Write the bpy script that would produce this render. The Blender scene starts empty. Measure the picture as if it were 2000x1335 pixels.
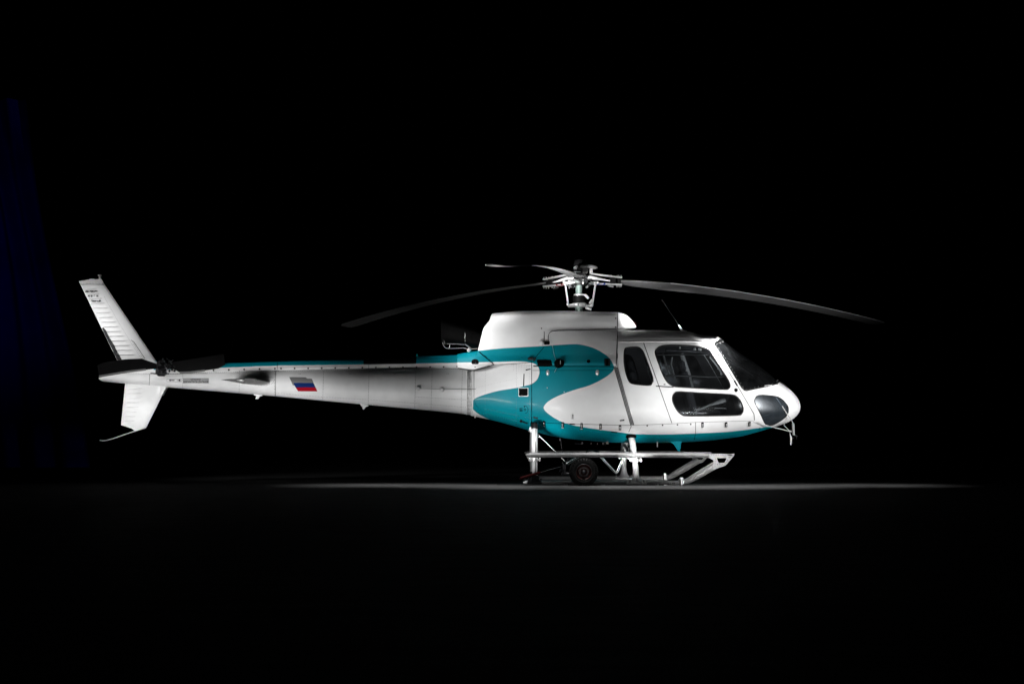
import bpy, math, random
import numpy as np
from mathutils import Vector, Matrix
from mathutils.bvhtree import BVHTree
from mathutils.geometry import tessellate_polygon

random.seed(7)
scene = bpy.context.scene
COL = scene.collection

# ------------------------------------------------------------------ camera, world, lights
D, F, H = 21.2, 2650.0, 0.743         # camera distance (m), focal length (photo px), camera height (m)
HOR = 849.0
cd = bpy.data.cameras.new('camera')
cd.sensor_width = 36.0
cd.lens = 36.0 * F / 2000.0
cd.shift_y = (HOR - 667.5) / 2000.0
cd.clip_start = 0.1
cd.clip_end = 300.0
cam = bpy.data.objects.new('camera', cd)
cam.location = (0, -D, H)
cam.rotation_euler = (math.radians(90), 0, 0)
COL.objects.link(cam)
scene.camera = cam

world = bpy.data.worlds.new('World')
scene.world = world
world.use_nodes = True
world.node_tree.nodes['Background'].inputs[0].default_value = (0, 0, 0, 1)
world.node_tree.nodes['Background'].inputs[1].default_value = 0.0

scene.view_settings.view_transform = 'Standard'
scene.view_settings.look = 'None'
scene.view_settings.exposure = 0.22
scene.view_settings.gamma = 1


def area(name, loc, target, sx, sy, power, spread=180, color=(1, 1, 1)):
    l = bpy.data.lights.new(name, 'AREA')
    l.shape = 'RECTANGLE'
    l.size = sx
    l.size_y = sy
    l.energy = power
    l.spread = math.radians(spread)
    l.color = color
    o = bpy.data.objects.new(name, l)
    o.location = loc
    d = Vector(target) - Vector(loc)
    o.rotation_euler = d.to_track_quat('-Z', 'Y').to_euler()
    COL.objects.link(o)
    return o


LIGHTS = [
    # name, location, target, size x, size y, watts, spread: unseen lamps added and fitted per region, imitating light painting
    ('body_low_fill', (-1.2, -4.2, 0.2), (0.2, -0.6, 1.35), 0.8, 0.3, 5.9, 40),
    ('nose_fill', (6.6, -3.5, 0.7), (3.8, -0.3, 1.55), 0.9, 0.5, 15, 42),
    ('front_door_fill', (4.0, -4.5, 0.4), (3.2, -0.7, 1.6), 0.9, 0.4, 1, 34),
    ('roof_corner_fill', (4.4, -3.8, 0.9), (3.12, -0.45, 2.18), 0.3, 0.2, 15, 10),
    ('cowling_nose_fill', (3.2, -2.4, 2.5), (1.86, -0.3, 2.52), 0.2, 0.12, 2.0, 8),
    ('rear_door_fill', (2.4, -4.0, 0.35), (2.25, -0.9, 1.4), 0.9, 0.3, 2.6, 35),
    ('cargo_door_fill', (1.3, -4.2, 0.12), (1.35, -0.9, 0.85), 1.2, 0.2, 1.0, 26),
    ('lamp_boom_rear', (-4.6, -4.6, 1.0), (-4.3, -0.1, 1.38), 2.4, 0.2, 5.5, 24),
    ('lamp_fin', (-8.4, -2.0, 3.4), (-6.3, 0, 2.3), 0.5, 0.3, 6, 40),
    ('lamp_lower_fin', (-6.6, -2.8, 0.3), (-5.9, 0, 1.1), 0.7, 0.3, 2.7, 34),
    ('lamp_floor', (1.7, -2.1, 5.6), (1.7, -1.72, 0.0), 4.6, 0.2, 50, 24),
    ('lamp_floor_tail', (-1.7, -1.25, 5.6), (-1.7, -1.15, 0.0), 2.2, 0.15, 13, 22),
    ('lamp_floor_nose', (4.8, -1.25, 5.6), (4.8, -1.2, 0.0), 2.4, 0.15, 10, 22),
    ('lamp_rotor_head', (-0.3, -2.7, 2.0), (1.02, -0.2, 3.2), 0.3, 0.2, 3.6, 22),
    ('lamp_blade_root', (2.2, -2.5, 1.9), (2.0, 0.2, 3.12), 0.3, 0.2, 2.2, 24),
    ('lamp_blade_right', (4.2, -2.2, 0.8), (4.0, 1.0, 2.85), 3.0, 0.2, 4, 30),
    ('lamp_blade_left', (0.3, -2.4, 2.7), (-0.8, 1.6, 2.98), 0.3, 0.2, 1.8, 26),
    ('lamp_blade_near', (0.4, -3.8, 1.2), (0.8, -2.2, 3.0), 0.4, 0.4, 22, 35),
    ('lamp_blade_tip', (-3.0, -5.4, 2.0), (-0.1, -4.2, 2.9), 0.4, 0.3, 3.5, 30),
    ('lamp_blade_tip_front', (-0.2, -8.0, 1.3), (0.2, -3.4, 2.95), 0.3, 0.3, 26, 20),
    ('lamp_skid', (3.0, -4.2, 0.5), (2.9, -1.1, 0.35), 0.9, 0.3, 1.5, 20),
    ('lamp_rear_leg', (-0.6, -3.0, 0.7), (0.36, -1.1, 0.72), 0.2, 0.15, 0.6, 12),
    ('lamp_front_leg', (2.0, -3.6, 0.2), (1.83, -1.1, 0.45), 0.12, 0.2, 1.3, 13),
    ('lamp_rear_body', (-2.6, -3.6, 0.15), (-0.2, -0.4, 1.2), 0.8, 0.3, 1.6, 32),
    ('lamp_door_low', (3.2, -3.4, 0.1), (2.7, -0.9, 1.1), 1.0, 0.2, 2.3, 34),
    ('cowling_fill', (-4.2, -2.0, 2.6), (-0.5, -0.2, 2.2), 0.3, 0.3, 3.8, 16),
    ('boom_low_fill', (-3.0, -1.7, 0.05), (-2.6, -0.3, 1.1), 2.6, 0.1, 2.9, 50),
    ('curtain_fill', (-9.4, 3.6, 3.8), (-12.8, 9.0, 4.8), 0.6, 0.4, 1.2, 80, (0.12, 0.12, 1.0)),  # added blue lamp without a seen source, makes the curtain show
]
for a in LIGHTS:
    area(*a)

# ------------------------------------------------------------------ materials
MATS = {}


def mat(name, color, rough=0.5, metal=0.0, spec=0.5, coat=0.0, var=0.06, scale=6.0, bump=0.0, bscale=60.0):
    m = bpy.data.materials.new(name)
    m.use_nodes = True
    nt = m.node_tree
    b = nt.nodes['Principled BSDF']
    b.inputs['Roughness'].default_value = rough
    b.inputs['Metallic'].default_value = metal
    b.inputs['Specular IOR Level'].default_value = spec
    b.inputs['Coat Weight'].default_value = coat
    b.inputs['Coat Roughness'].default_value = 0.12
    tc = nt.nodes.new('ShaderNodeTexCoord')
    n = nt.nodes.new('ShaderNodeTexNoise')
    n.inputs['Scale'].default_value = scale
    n.inputs['Detail'].default_value = 6
    nt.links.new(tc.outputs['Object'], n.inputs['Vector'])
    r = nt.nodes.new('ShaderNodeMapRange')
    r.inputs[1].default_value = 0.3
    r.inputs[2].default_value = 0.7
    r.inputs[3].default_value = 1 - var
    r.inputs[4].default_value = 1 + var
    nt.links.new(n.outputs['Fac'], r.inputs[0])
    mx = nt.nodes.new('ShaderNodeVectorMath')
    mx.operation = 'SCALE'
    mx.inputs[0].default_value = color
    nt.links.new(r.outputs[0], mx.inputs['Scale'])
    nt.links.new(mx.outputs[0], b.inputs['Base Color'])
    if bump:
        n2 = nt.nodes.new('ShaderNodeTexNoise')
        n2.inputs['Scale'].default_value = bscale
        n2.inputs['Detail'].default_value = 4
        nt.links.new(tc.outputs['Object'], n2.inputs['Vector'])
        bp = nt.nodes.new('ShaderNodeBump')
        bp.inputs['Strength'].default_value = bump
        bp.inputs['Distance'].default_value = 0.01
        nt.links.new(n2.outputs['Fac'], bp.inputs['Height'])
        nt.links.new(bp.outputs[0], b.inputs['Normal'])
    MATS[name] = m
    return m


WHITE = (0.78, 0.78, 0.78)
TEAL = (0.0, 0.21, 0.265)


def paint_mat(name, unlit_black=False):
    """glossy two-colour paint: the 'teal' attribute is the signed distance to the painted outline"""
    m = bpy.data.materials.new(name)
    m.use_nodes = True
    nt = m.node_tree
    L = nt.links.new
    b = nt.nodes['Principled BSDF']
    b.inputs['Coat Weight'].default_value = 0.05
    b.inputs['Specular IOR Level'].default_value = 0.16
    b.inputs['Coat Roughness'].default_value = 0.1
    tc = nt.nodes.new('ShaderNodeTexCoord')
    n = nt.nodes.new('ShaderNodeTexNoise')
    n.inputs['Scale'].default_value = 2.2
    n.inputs['Detail'].default_value = 7
    n.inputs['Roughness'].default_value = 0.6
    L(tc.outputs['Object'], n.inputs['Vector'])
    r = nt.nodes.new('ShaderNodeMapRange')
    r.inputs[1].default_value = 0.3
    r.inputs[2].default_value = 0.7
    r.inputs[3].default_value = 0.90
    r.inputs[4].default_value = 1.04
    L(n.outputs['Fac'], r.inputs[0])
    rr = nt.nodes.new('ShaderNodeMapRange')
    rr.inputs[1].default_value = 0.3
    rr.inputs[2].default_value = 0.7
    rr.inputs[3].default_value = 0.40
    rr.inputs[4].default_value = 0.54
    L(n.outputs['Fac'], rr.inputs[0])
    L(rr.outputs[0], b.inputs['Roughness'])

    def step(attr):
        a = nt.nodes.new('ShaderNodeAttribute')
        a.attribute_name = attr
        s = nt.nodes.new('ShaderNodeMapRange')
        s.inputs[1].default_value = -0.35
        s.inputs[2].default_value = 0.35
        s.inputs[3].default_value = 1
        s.inputs[4].default_value = 0
        L(a.outputs['Fac'], s.inputs[0])
        return s
    mix = nt.nodes.new('ShaderNodeMix')
    mix.data_type = 'RGBA'
    mix.inputs[6].default_value = (*WHITE, 1)
    mix.inputs[7].default_value = (*TEAL, 1)
    L(step('teal').outputs[0], mix.inputs[0])
    out = mix.outputs[2]
    if unlit_black:  # shade of an unlit stretch, painted black into the colour
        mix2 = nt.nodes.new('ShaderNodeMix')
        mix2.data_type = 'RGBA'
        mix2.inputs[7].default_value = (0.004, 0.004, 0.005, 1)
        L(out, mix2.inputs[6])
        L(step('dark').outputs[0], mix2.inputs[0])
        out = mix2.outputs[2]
    sc = nt.nodes.new('ShaderNodeVectorMath')
    sc.operation = 'SCALE'
    L(out, sc.inputs[0])
    L(r.outputs[0], sc.inputs['Scale'])
    L(sc.outputs[0], b.inputs['Base Color'])
    # faint waviness of riveted sheet
    n2 = nt.nodes.new('ShaderNodeTexNoise')
    n2.inputs['Scale'].default_value = 5.0
    n2.inputs['Detail'].default_value = 2
    L(tc.outputs['Object'], n2.inputs['Vector'])
    bp = nt.nodes.new('ShaderNodeBump')
    bp.inputs['Strength'].default_value = 0.10
    bp.inputs['Distance'].default_value = 0.02
    L(n2.outputs['Fac'], bp.inputs['Height'])
    L(bp.outputs[0], b.inputs['Normal'])
    MATS[name] = m
    return m


paint_mat('two_tone_paint')
paint_mat('fairing_paint_shade', True)
mat('white_paint', WHITE, 0.46, spec=0.3, coat=0.04, var=0.05, bump=0.06, bscale=8)
mat('teal_paint', TEAL, 0.6, spec=0.08)
mat('grey_paint', (0.17, 0.17, 0.17), 0.5, var=0.12, scale=9)
mat('skid_paint', (0.30, 0.30, 0.30), 0.45, var=0.16, scale=12, bump=0.1, bscale=40)
mat('blade_grey', (0.085, 0.085, 0.085), 0.5, var=0.12, scale=4)
mat('dark_blade', (0.0028, 0.0028, 0.003), 0.65, spec=0.08, var=0.35, scale=9, bump=0.15)
mat('black', (0.0015, 0.0015, 0.0015), 0.7, spec=0.05)
mat('seam_black', (0.002, 0.002, 0.002), 0.8, spec=0.0)
mat('black_rubber', (0.0035, 0.0035, 0.0035), 0.6, spec=0.15, bump=0.2, bscale=80)
mat('gasket', (0.003, 0.003, 0.003), 0.4, spec=0.4)
mat('dark_metal', (0.022, 0.022, 0.024), 0.45, metal=0.6, var=0.3, scale=20)
mat('rivet_grey', (0.22, 0.22, 0.22), 0.4, metal=0.4)
mat('steel', (0.62, 0.62, 0.62), 0.28, metal=1.0, var=0.15, scale=25)
mat('bright_metal', (0.8, 0.8, 0.8), 0.3, metal=0.6, var=0.1, scale=25)
mat('mast_green', (0.28, 0.36, 0.33), 0.3, metal=0.5)
mat('lining', (0.022, 0.022, 0.024), 0.8, spec=0.2, var=0.2, bump=0.2)
mat('seat_fabric', (0.022, 0.022, 0.025), 0.9, spec=0.1, var=0.25, bump=0.4, bscale=120)
mat('light_plastic', (0.5, 0.5, 0.49), 0.4)
mat('cabin_plastic', (0.20, 0.20, 0.20), 0.6)
mat('leg_chrome', (0.8, 0.8, 0.8), 0.28, metal=0.3, var=0.06)
mat('exhaust_black', (0.0012, 0.0012, 0.0012), 0.6, spec=0.05, var=0.5, scale=12)
mat('red_paint', (0.35, 0.012, 0.01), 0.5)
mat('rim_red', (0.028, 0.006, 0.004), 0.4, var=0.3, scale=30)
mat('blue_mark', (0.01, 0.05, 0.30), 0.5)
mat('red_mark', (0.20, 0.006, 0.008), 0.5)
mat('flag_white', (0.16, 0.16, 0.16), 0.5)
mat('flag_blue', (0.001, 0.022, 0.14), 0.5, spec=0.05)
mat('flag_red', (0.36, 0.001, 0.012), 0.5, spec=0.05)
mat('label_grey', (0.33, 0.33, 0.33), 0.5)
mat('lens_red', (0.02, 0.002, 0.002), 0.15)
mat('rope_red', (0.022, 0.0012, 0.0012), 0.9, spec=0.1, var=0.4, scale=60)
mat('curtain_blue', (0.01, 0.01, 0.4), 0.95, spec=0.0, var=0.6, scale=.5)


def glass_mat(name, dust, tint, dust_col=(0.5, 0.53, 0.56), rough=0.03, gloss=1.0):
    m = bpy.data.materials.new(name)
    m.use_nodes = True
    nt = m.node_tree
    L = nt.links.new
    nt.nodes.remove(nt.nodes['Principled BSDF'])
    out = nt.nodes['Material Output']
    tr = nt.nodes.new('ShaderNodeBsdfTransparent')
    tr.inputs[0].default_value = (*tint, 1)
    gl = nt.nodes.new('ShaderNodeBsdfGlossy')
    gl.inputs['Roughness'].default_value = rough
    gl.inputs['Color'].default_value = (0.9, 0.95, 1, 1)
    fr = nt.nodes.new('ShaderNodeFresnel')
    fr.inputs[0].default_value = 1.45
    mx = nt.nodes.new('ShaderNodeMixShader')
    fm = nt.nodes.new('ShaderNodeMath')
    fm.operation = 'MULTIPLY'
    fm.inputs[1].default_value = gloss
    L(fr.outputs[0], fm.inputs[0])
    L(fm.outputs[0], mx.inputs[0])
    L(tr.outputs[0], mx.inputs[1])
    L(gl.outputs[0], mx.inputs[2])
    df = nt.nodes.new('ShaderNodeBsdfDiffuse')
    df.inputs[0].default_value = (*dust_col, 1)
    tc = nt.nodes.new('ShaderNodeTexCoord')
    n = nt.nodes.new('ShaderNodeTexNoise')
    n.inputs['Scale'].default_value = 5
    n.inputs['Detail'].default_value = 10
    n.inputs['Roughness'].default_value = 0.75
    L(tc.outputs['Object'], n.inputs['Vector'])
    r = nt.nodes.new('ShaderNodeMapRange')
    r.inputs[1].default_value = 0.35
    r.inputs[2].default_value = 0.75
    r.inputs[3].default_value = dust * 0.4
    r.inputs[4].default_value = dust * 2.2
    L(n.outputs['Fac'], r.inputs[0])
    mx2 = nt.nodes.new('ShaderNodeMixShader')
    L(r.outputs[0], mx2.inputs[0])
    L(mx.outputs[0], mx2.inputs[1])
    L(df.outputs[0], mx2.inputs[2])
    L(mx2.outputs[0], out.inputs[0])
    MATS[name] = m


glass_mat('cabin_glass', 0.007, (0.6, 0.63, 0.65), gloss=.10, rough=.14)
glass_mat('windshield_glass', 0.007, (0.6, 0.62, 0.64), gloss=.5)
glass_mat('chin_glass', 0.035, (0.35, 0.4, 0.45), (0.35, 0.45, 0.55), 0.30, 2.2)

# ------------------------------------------------------------------ geometry helpers


def pw(px, py, y=0.0):
    d = D + y
    return np.array(((px - 1000) * d / F, y, H + (HOR - py) * d / F))


def proj(V):
    d = D - np.abs(V[:, 1])
    return np.stack((1000 + V[:, 0] * F / d, HOR - (V[:, 2] - H) * F / d), 1)


def sd(poly, P):
    poly = np.asarray(poly, float)
    best = np.full(len(P), 1e18)
    inside = np.zeros(len(P), bool)
    n = len(poly)
    for i in range(n):
        a = poly[i]
        b = poly[(i + 1) % n]
        e = b - a
        w = P - a
        L2 = e @ e
        if L2 < 1e-12:
            continue
        t = np.clip((w @ e) / L2, 0, 1)
        dd = w - t[:, None] * e
        best = np.minimum(best, (dd ** 2).sum(1))
        c = ((a[1] > P[:, 1]) != (b[1] > P[:, 1]))
        with np.errstate(divide='ignore', invalid='ignore'):
            xs = a[0] + (P[:, 1] - a[1]) * e[0] / (e[1] if abs(e[1]) > 1e-12 else 1e-12)
        inside ^= c & (P[:, 0] < xs)
    s = np.sqrt(best)
    return np.where(inside, -s, s)


def cr(points, n=6, closed=True):
    """Catmull-Rom resampling of a list of points"""
    P = [np.asarray(p, float) for p in points]
    N = len(P)
    out = []
    rng = range(N if closed else N - 1)
    for i in rng:
        if closed:
            a, b, c, d = P[i - 1], P[i], P[(i + 1) % N], P[(i + 2) % N]
        else:
            b, c = P[i], P[i + 1]
            a = P[i - 1] if i > 0 else 2 * b - c
            d = P[i + 2] if i + 2 < N else 2 * c - b
        for k in range(n):
            t = k / n
            out.append(0.5 * ((2 * b) + (c - a) * t + (2 * a - 5 * b + 4 * c - d) * t * t + (3 * b - a - 3 * c + d) * t ** 3))
    if not closed:
        out.append(P[-1])
    return np.array(out)


def pchip(x, y, xq):
    x = np.asarray(x, float)
    y = np.asarray(y, float)
    h = np.diff(x)
    dl = np.diff(y) / h
    m = np.zeros(len(x))
    for i in range(1, len(x) - 1):
        if dl[i - 1] * dl[i] > 0:
            w1 = 2 * h[i] + h[i - 1]
            w2 = h[i] + 2 * h[i - 1]
            m[i] = (w1 + w2) / (w1 / dl[i - 1] + w2 / dl[i])
    m[0] = dl[0]
    m[-1] = dl[-1]
    k = np.clip(np.searchsorted(x, xq) - 1, 0, len(x) - 2)
    t = (xq - x[k]) / h[k]
    t2 = t * t
    t3 = t2 * t
    return ((2 * t3 - 3 * t2 + 1) * y[k] + (t3 - 2 * t2 + t) * h[k] * m[k] + (-2 * t3 + 3 * t2) * y[k + 1] + (t3 - t2) * h[k] * m[k + 1])


def S(px, pts):
    """station: pts (w, py) or (w, py, px) from the top centre to the bottom centre, at w metres from the middle"""
    out = []
    for p in pts:
        x = p[2] if len(p) > 2 else px
        v = pw(x, p[1], -p[0])
        out.append(v)
    return px, np.array(out)


def CIR(px, top, bot, w, K=9, e=1.0):
    a = pw(px, top)
    b = pw(px, bot)
    c = (a + b) / 2
    r = (a[2] - b[2]) / 2
    pts = []
    for k in range(K):
        t = math.pi * k / (K - 1)
        s_, c_ = math.sin(t), math.cos(t)
        pts.append(((px - 1000) * (D) / F, -w * abs(s_) ** e, c[2] + r * math.copysign(abs(c_) ** e, c_)))
    return px, np.array(pts)


class M:
    """triangle mesh with per-vertex normals"""

    def __init__(s, V, T, N):
        s.V, s.T, s.N = V, T, N

    def clip(s, val):
        """keep the part where val < 0, cut exactly along val = 0"""
        V, T, N = s.V, s.T, s.N
        neg = val < 0
        c = neg[T].sum(1)
        keep = T[c == 3]
        mixed = T[(c > 0) & (c < 3)]
        newV, newN, cache, tris = [], [], {}, []
        base = len(V)

        def cut(i, j):
            k = (i, j) if i < j else (j, i)
            if k not in cache:
                a, b = k
                t = val[a] / (val[a] - val[b])
                newV.append(V[a] + (V[b] - V[a]) * t)
                newN.append(N[a] + (N[b] - N[a]) * t)
                cache[k] = base + len(newV) - 1
            return cache[k]
        for tri in mixed.tolist():
            poly = []
            for q in range(3):
                i, j = tri[q], tri[(q + 1) % 3]
                if neg[i]:
                    poly.append(i)
                if neg[i] != neg[j]:
                    poly.append(cut(i, j))
            for q in range(1, len(poly) - 1):
                tris.append((poly[0], poly[q], poly[q + 1]))
        if newV:
            V = np.vstack((V, np.array(newV)))
            N = np.vstack((N, np.array(newN)))
        if tris:
            keep = np.vstack((keep, np.array(tris)))
        return M(V, keep.reshape(-1, 3), N).compact()

    def compact(s):
        u, inv = np.unique(s.T, return_inverse=True)
        return M(s.V[u], inv.reshape(-1, 3), s.N[u])

    def side(s, sgn):
        cy = s.V[s.T][:, :, 1].mean(1)
        return M(s.V, s.T[(cy * sgn) > 0], s.N).compact()

    def offset(s, d):
        n = s.N / np.maximum(np.linalg.norm(s.N, axis=1, keepdims=True), 1e-9)
        return M(s.V + n * d, s.T, s.N)


def loft(stations, ds=1.6, sub=9, mirror=True):
    stations = sorted(stations, key=lambda q: q[0])
    xs = np.array([q[0] for q in stations], float)
    A = np.array([q[1] for q in stations])          # n, K, 3
    n, K, _ = A.shape
    fine = []
    for i in range(n - 1):
        m = max(1, int(math.ceil((xs[i + 1] - xs[i]) / ds)))
        fine += list(xs[i] + (xs[i + 1] - xs[i]) * np.arange(m) / m)
    fine.append(xs[-1])
    fine = np.array(fine)
    B = np.zeros((len(fine), K, 3))
    for k in range(K):
        for c in range(3):
            B[:, k, c] = pchip(xs, A[:, k, c], fine)
    # section splines, with mirrored end tangents
    rows = []
    flip = np.array((1, -1, 1))
    P = [B[:, 1] * flip] + [B[:, k] for k in range(K)] + [B[:, K - 2] * flip]
    cols = []
    for i in range(1, K):
        a, b, c, d = P[i - 1], P[i], P[i + 1], P[i + 2]
        for q in range(sub):
            t = q / sub
            cols.append(0.5 * ((2 * b) + (c - a) * t + (2 * a - 5 * b + 4 * c - d) * t * t + (3 * b - a - 3 * c + d) * t ** 3))
    cols.append(P[K])
    G = np.stack(cols, 1)                            # nf, m, 3  near side (y<=0)
    G[:, :, 1] = np.minimum(G[:, :, 1], 0)
    far = G[:, 1:-1][:, ::-1] * flip
    G = np.concatenate((G, far), 1)                  # closed ring
    nf, m = G.shape[:2]
    du = np.gradient(G, axis=0)
    dv = np.roll(G, -1, 1) - np.roll(G, 1, 1)
    N = np.cross(du, dv)
    V = G.reshape(-1, 3)
    N = N.reshape(-1, 3)
    ctr = G.mean(1, keepdims=True).repeat(m, 1).reshape(-1, 3)
    if ((V - ctr) * N).sum() < 0:
        N = -N
    ln = np.linalg.norm(N, axis=1, keepdims=True)
    bad = ln[:, 0] < 1e-9
    N = N / np.maximum(ln, 1e-12)
    N[bad] = (1, 0, 0)
    i, j = np.meshgrid(np.arange(nf - 1), np.arange(m), indexing='ij')
    i, j = i.ravel(), j.ravel()
    jn = (j + 1) % m
    a, b, c, d = i * m + j, (i + 1) * m + j, (i + 1) * m + jn, i * m + jn
    T = np.vstack((np.stack((a, b, c), 1), np.stack((a, c, d), 1)))
    # orientation to agree with the normals
    fn = np.cross(V[T[:, 1]] - V[T[:, 0]], V[T[:, 2]] - V[T[:, 0]])
    if (fn * N[T[:, 0]]).sum() < 0:
        T = T[:, ::-1]
    ar = np.linalg.norm(fn, axis=1)
    T = T[ar > 1e-12]
    return M(V, np.ascontiguousarray(T), N)


ROOTINV = {}


def link(o, parent):
    COL.objects.link(o)
    if parent is not None:
        o.parent = parent
        if parent.parent is None and parent.type == 'EMPTY':
            o.matrix_parent_inverse = Matrix.Translation(parent.location).inverted()
    return o


def build(mesh, name, material, parent=None, attrs=None, custom=True):
    me = bpy.data.meshes.new(name)
    me.from_pydata(mesh.V.tolist(), [], mesh.T.tolist())
    for k, v in (attrs or {}).items():
        at = me.attributes.new(k, 'FLOAT', 'POINT')
        at.data.foreach_set('value', np.asarray(v, np.float32))
    me.shade_smooth()
    if custom:
        n = mesh.N / np.maximum(np.linalg.norm(mesh.N, axis=1, keepdims=True), 1e-9)
        me.normals_split_custom_set_from_vertices(n.tolist())
    me.materials.append(MATS[material])
    return link(bpy.data.objects.new(name, me), parent)


class G:
    """collects simple shapes into one mesh"""

    def __init__(s):
        s.v, s.f, s.sm = [], [], []

    def add(s, v, f, smooth=True):
        b = len(s.v)
        s.v += [tuple(map(float, p)) for p in v]
        s.f += [tuple(i + b for i in q) for q in f]
        s.sm += [smooth] * len(f)
        return s

    def tube(s, pts, r, n=10, cap=True):
        P = [Vector(p) for p in pts]
        m = len(P)
        R = r if isinstance(r, (list, tuple)) else [r] * m
        up = None
        v, f = [], []
        for i in range(m):
            t = (P[min(i + 1, m - 1)] - P[max(i - 1, 0)]).normalized()
            if up is None:
                up = Vector((0, 0, 1)) if abs(t.z) < 0.9 else Vector((0, 1, 0))
            a = (up - t * up.dot(t)).normalized()
            up = a
            b = t.cross(a)
            rr = R[i]
            ra, rb = rr if isinstance(rr, (list, tuple)) else (rr, rr)
            for k in range(n):
                th = 2 * math.pi * k / n
                v.append(P[i] + a * (math.cos(th) * ra) + b * (math.sin(th) * rb))
        for i in range(m - 1):
            for k in range(n):
                k2 = (k + 1) % n
                f.append((i * n + k, i * n + k2, (i + 1) * n + k2, (i + 1) * n + k))
        s.add(v, f)
        if cap:
            s.add(v[:n], [tuple(range(n))[::-1]], False)
            s.add(v[-n:], [tuple(range(n))], False)
        return s

    def box(s, c, sx, sy, sz, rot=None, bev=0.0):
        hx, hy, hz = sx / 2, sy / 2, sz / 2
        R = rot if rot is not None else Matrix.Identity(3)
        c = Vector(c)
        b = min(bev, hx * .9, hy * .9, hz * .9)
        if b <= 0:
            vs = [Vector((x * hx, y * hy, z * hz)) for x in (-1, 1) for y in (-1, 1) for z in (-1, 1)]
            fs = [(0, 1, 3, 2), (4, 6, 7, 5), (0, 4, 5, 1), (2, 3, 7, 6), (0, 2, 6, 4), (1, 5, 7, 3)]
            return s.add([c + R @ q for q in vs], fs, False)
        # chamfered box
        vs, idx = [], {}
        for x in (-1, 1):
            for y in (-1, 1):
                for z in (-1, 1):
                    for ax in range(3):
                        q = [x * hx, y * hy, z * hz]
                        for a2 in range(3):
                            if a2 != ax:
                                q[a2] -= (x, y, z)[a2] * b
                        idx[(x, y, z, ax)] = len(vs)
                        vs.append(Vector(q))
        fs = []
        for ax in range(3):
            for sg in (-1, 1):
                o = [(-1, -1), (1, -1), (1, 1), (-1, 1)]
                loop = []
                for p, q in o:
                    k = [0, 0, 0]
                    k[ax] = sg
                    k[(ax + 1) % 3] = p
                    k[(ax + 2) % 3] = q
                    loop.append(idx[(k[0], k[1], k[2], ax)])
                fs.append(tuple(loop if sg > 0 else loop[::-1]))
        for ax in range(3):
            a1, a2 = (ax + 1) % 3, (ax + 2) % 3
            for p in (-1, 1):
                for q in (-1, 1):
                    k0, k1 = [0, 0, 0], [0, 0, 0]
                    k0[ax], k1[ax] = -1, 1
                    k0[a1] = k1[a1] = p
                    k0[a2] = k1[a2] = q
                    fs.append((idx[(*k0, a1)], idx[(*k1, a1)], idx[(*k1, a2)], idx[(*k0, a2)]))
        for x in (-1, 1):
            for y in (-1, 1):
                for z in (-1, 1):
                    fs.append((idx[(x, y, z, 0)], idx[(x, y, z, 1)], idx[(x, y, z, 2)]))
        return s.add([c + R @ q for q in vs], fs, False)

    def ball(s, c, r, n=10, m=6, sq=(1, 1, 1)):
        v, f = [], []
        for i in range(m + 1):
            t = math.pi * i / m
            for k in range(n):
                p = 2 * math.pi * k / n
                v.append((c[0] + r * sq[0] * math.sin(t) * math.cos(p), c[1] + r * sq[1] * math.sin(t) * math.sin(p), c[2] + r * sq[2] * math.cos(t)))
        for i in range(m):
            for k in range(n):
                k2 = (k + 1) % n
                f.append((i * n + k, i * n + k2, (i + 1) * n + k2, (i + 1) * n + k))
        return s.add(v, f)

    def lathe(s, c, axis, prof, n=24):
        """prof: (distance along axis, radius)"""
        ax = Vector(axis).normalized()
        u = ax.orthogonal().normalized()
        w = ax.cross(u)
        c = Vector(c)
        v, f = [], []
        for a, r in prof:
            for k in range(n):
                t = 2 * math.pi * k / n
                v.append(c + ax * a + u * (r * math.cos(t)) + w * (r * math.sin(t)))
        for i in range(len(prof) - 1):
            for k in range(n):
                k2 = (k + 1) % n
                f.append((i * n + k, i * n + k2, (i + 1) * n + k2, (i + 1) * n + k))
        return s.add(v, f)

    def prism(s, outer, hole=None, y0=0.0, y1=0.02, bevel=0):
        """plate from photo outlines at depth y0, thickness towards y1 (metres)"""
        loops = [outer] + ([hole] if hole else [])
        L3 = [[Vector((*p, 0)) for p in lp] for lp in loops]
        flat = [p for lp in loops for p in lp]
        tris = tessellate_polygon(L3)
        front = [pw(p[0], p[1], y0) for p in flat]
        back = [np.array((q[0], y1, q[2])) for q in front]
        n = len(flat)
        s.add(front + back, [tuple(t) for t in tris] + [tuple(i + n for i in t[::-1]) for t in tris], False)
        b = 0
        for lp in loops:
            m = len(lp)
            s.add(front[b:b + m] + back[b:b + m], [(i, (i + 1) % m, m + (i + 1) % m, m + i) for i in range(m)], False)
            b += m
        return s

    def mirrored(s):
        g = G()
        g.v = s.v + [(x, -y, z) for x, y, z in s.v]
        n = len(s.v)
        g.f = s.f + [tuple(i + n for i in q[::-1]) for q in s.f]
        g.sm = s.sm * 2
        return g

    def flip(s):
        g = G()
        g.v = [(x, -y, z) for x, y, z in s.v]
        g.f = [q[::-1] for q in s.f]
        g.sm = s.sm
        return g

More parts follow.
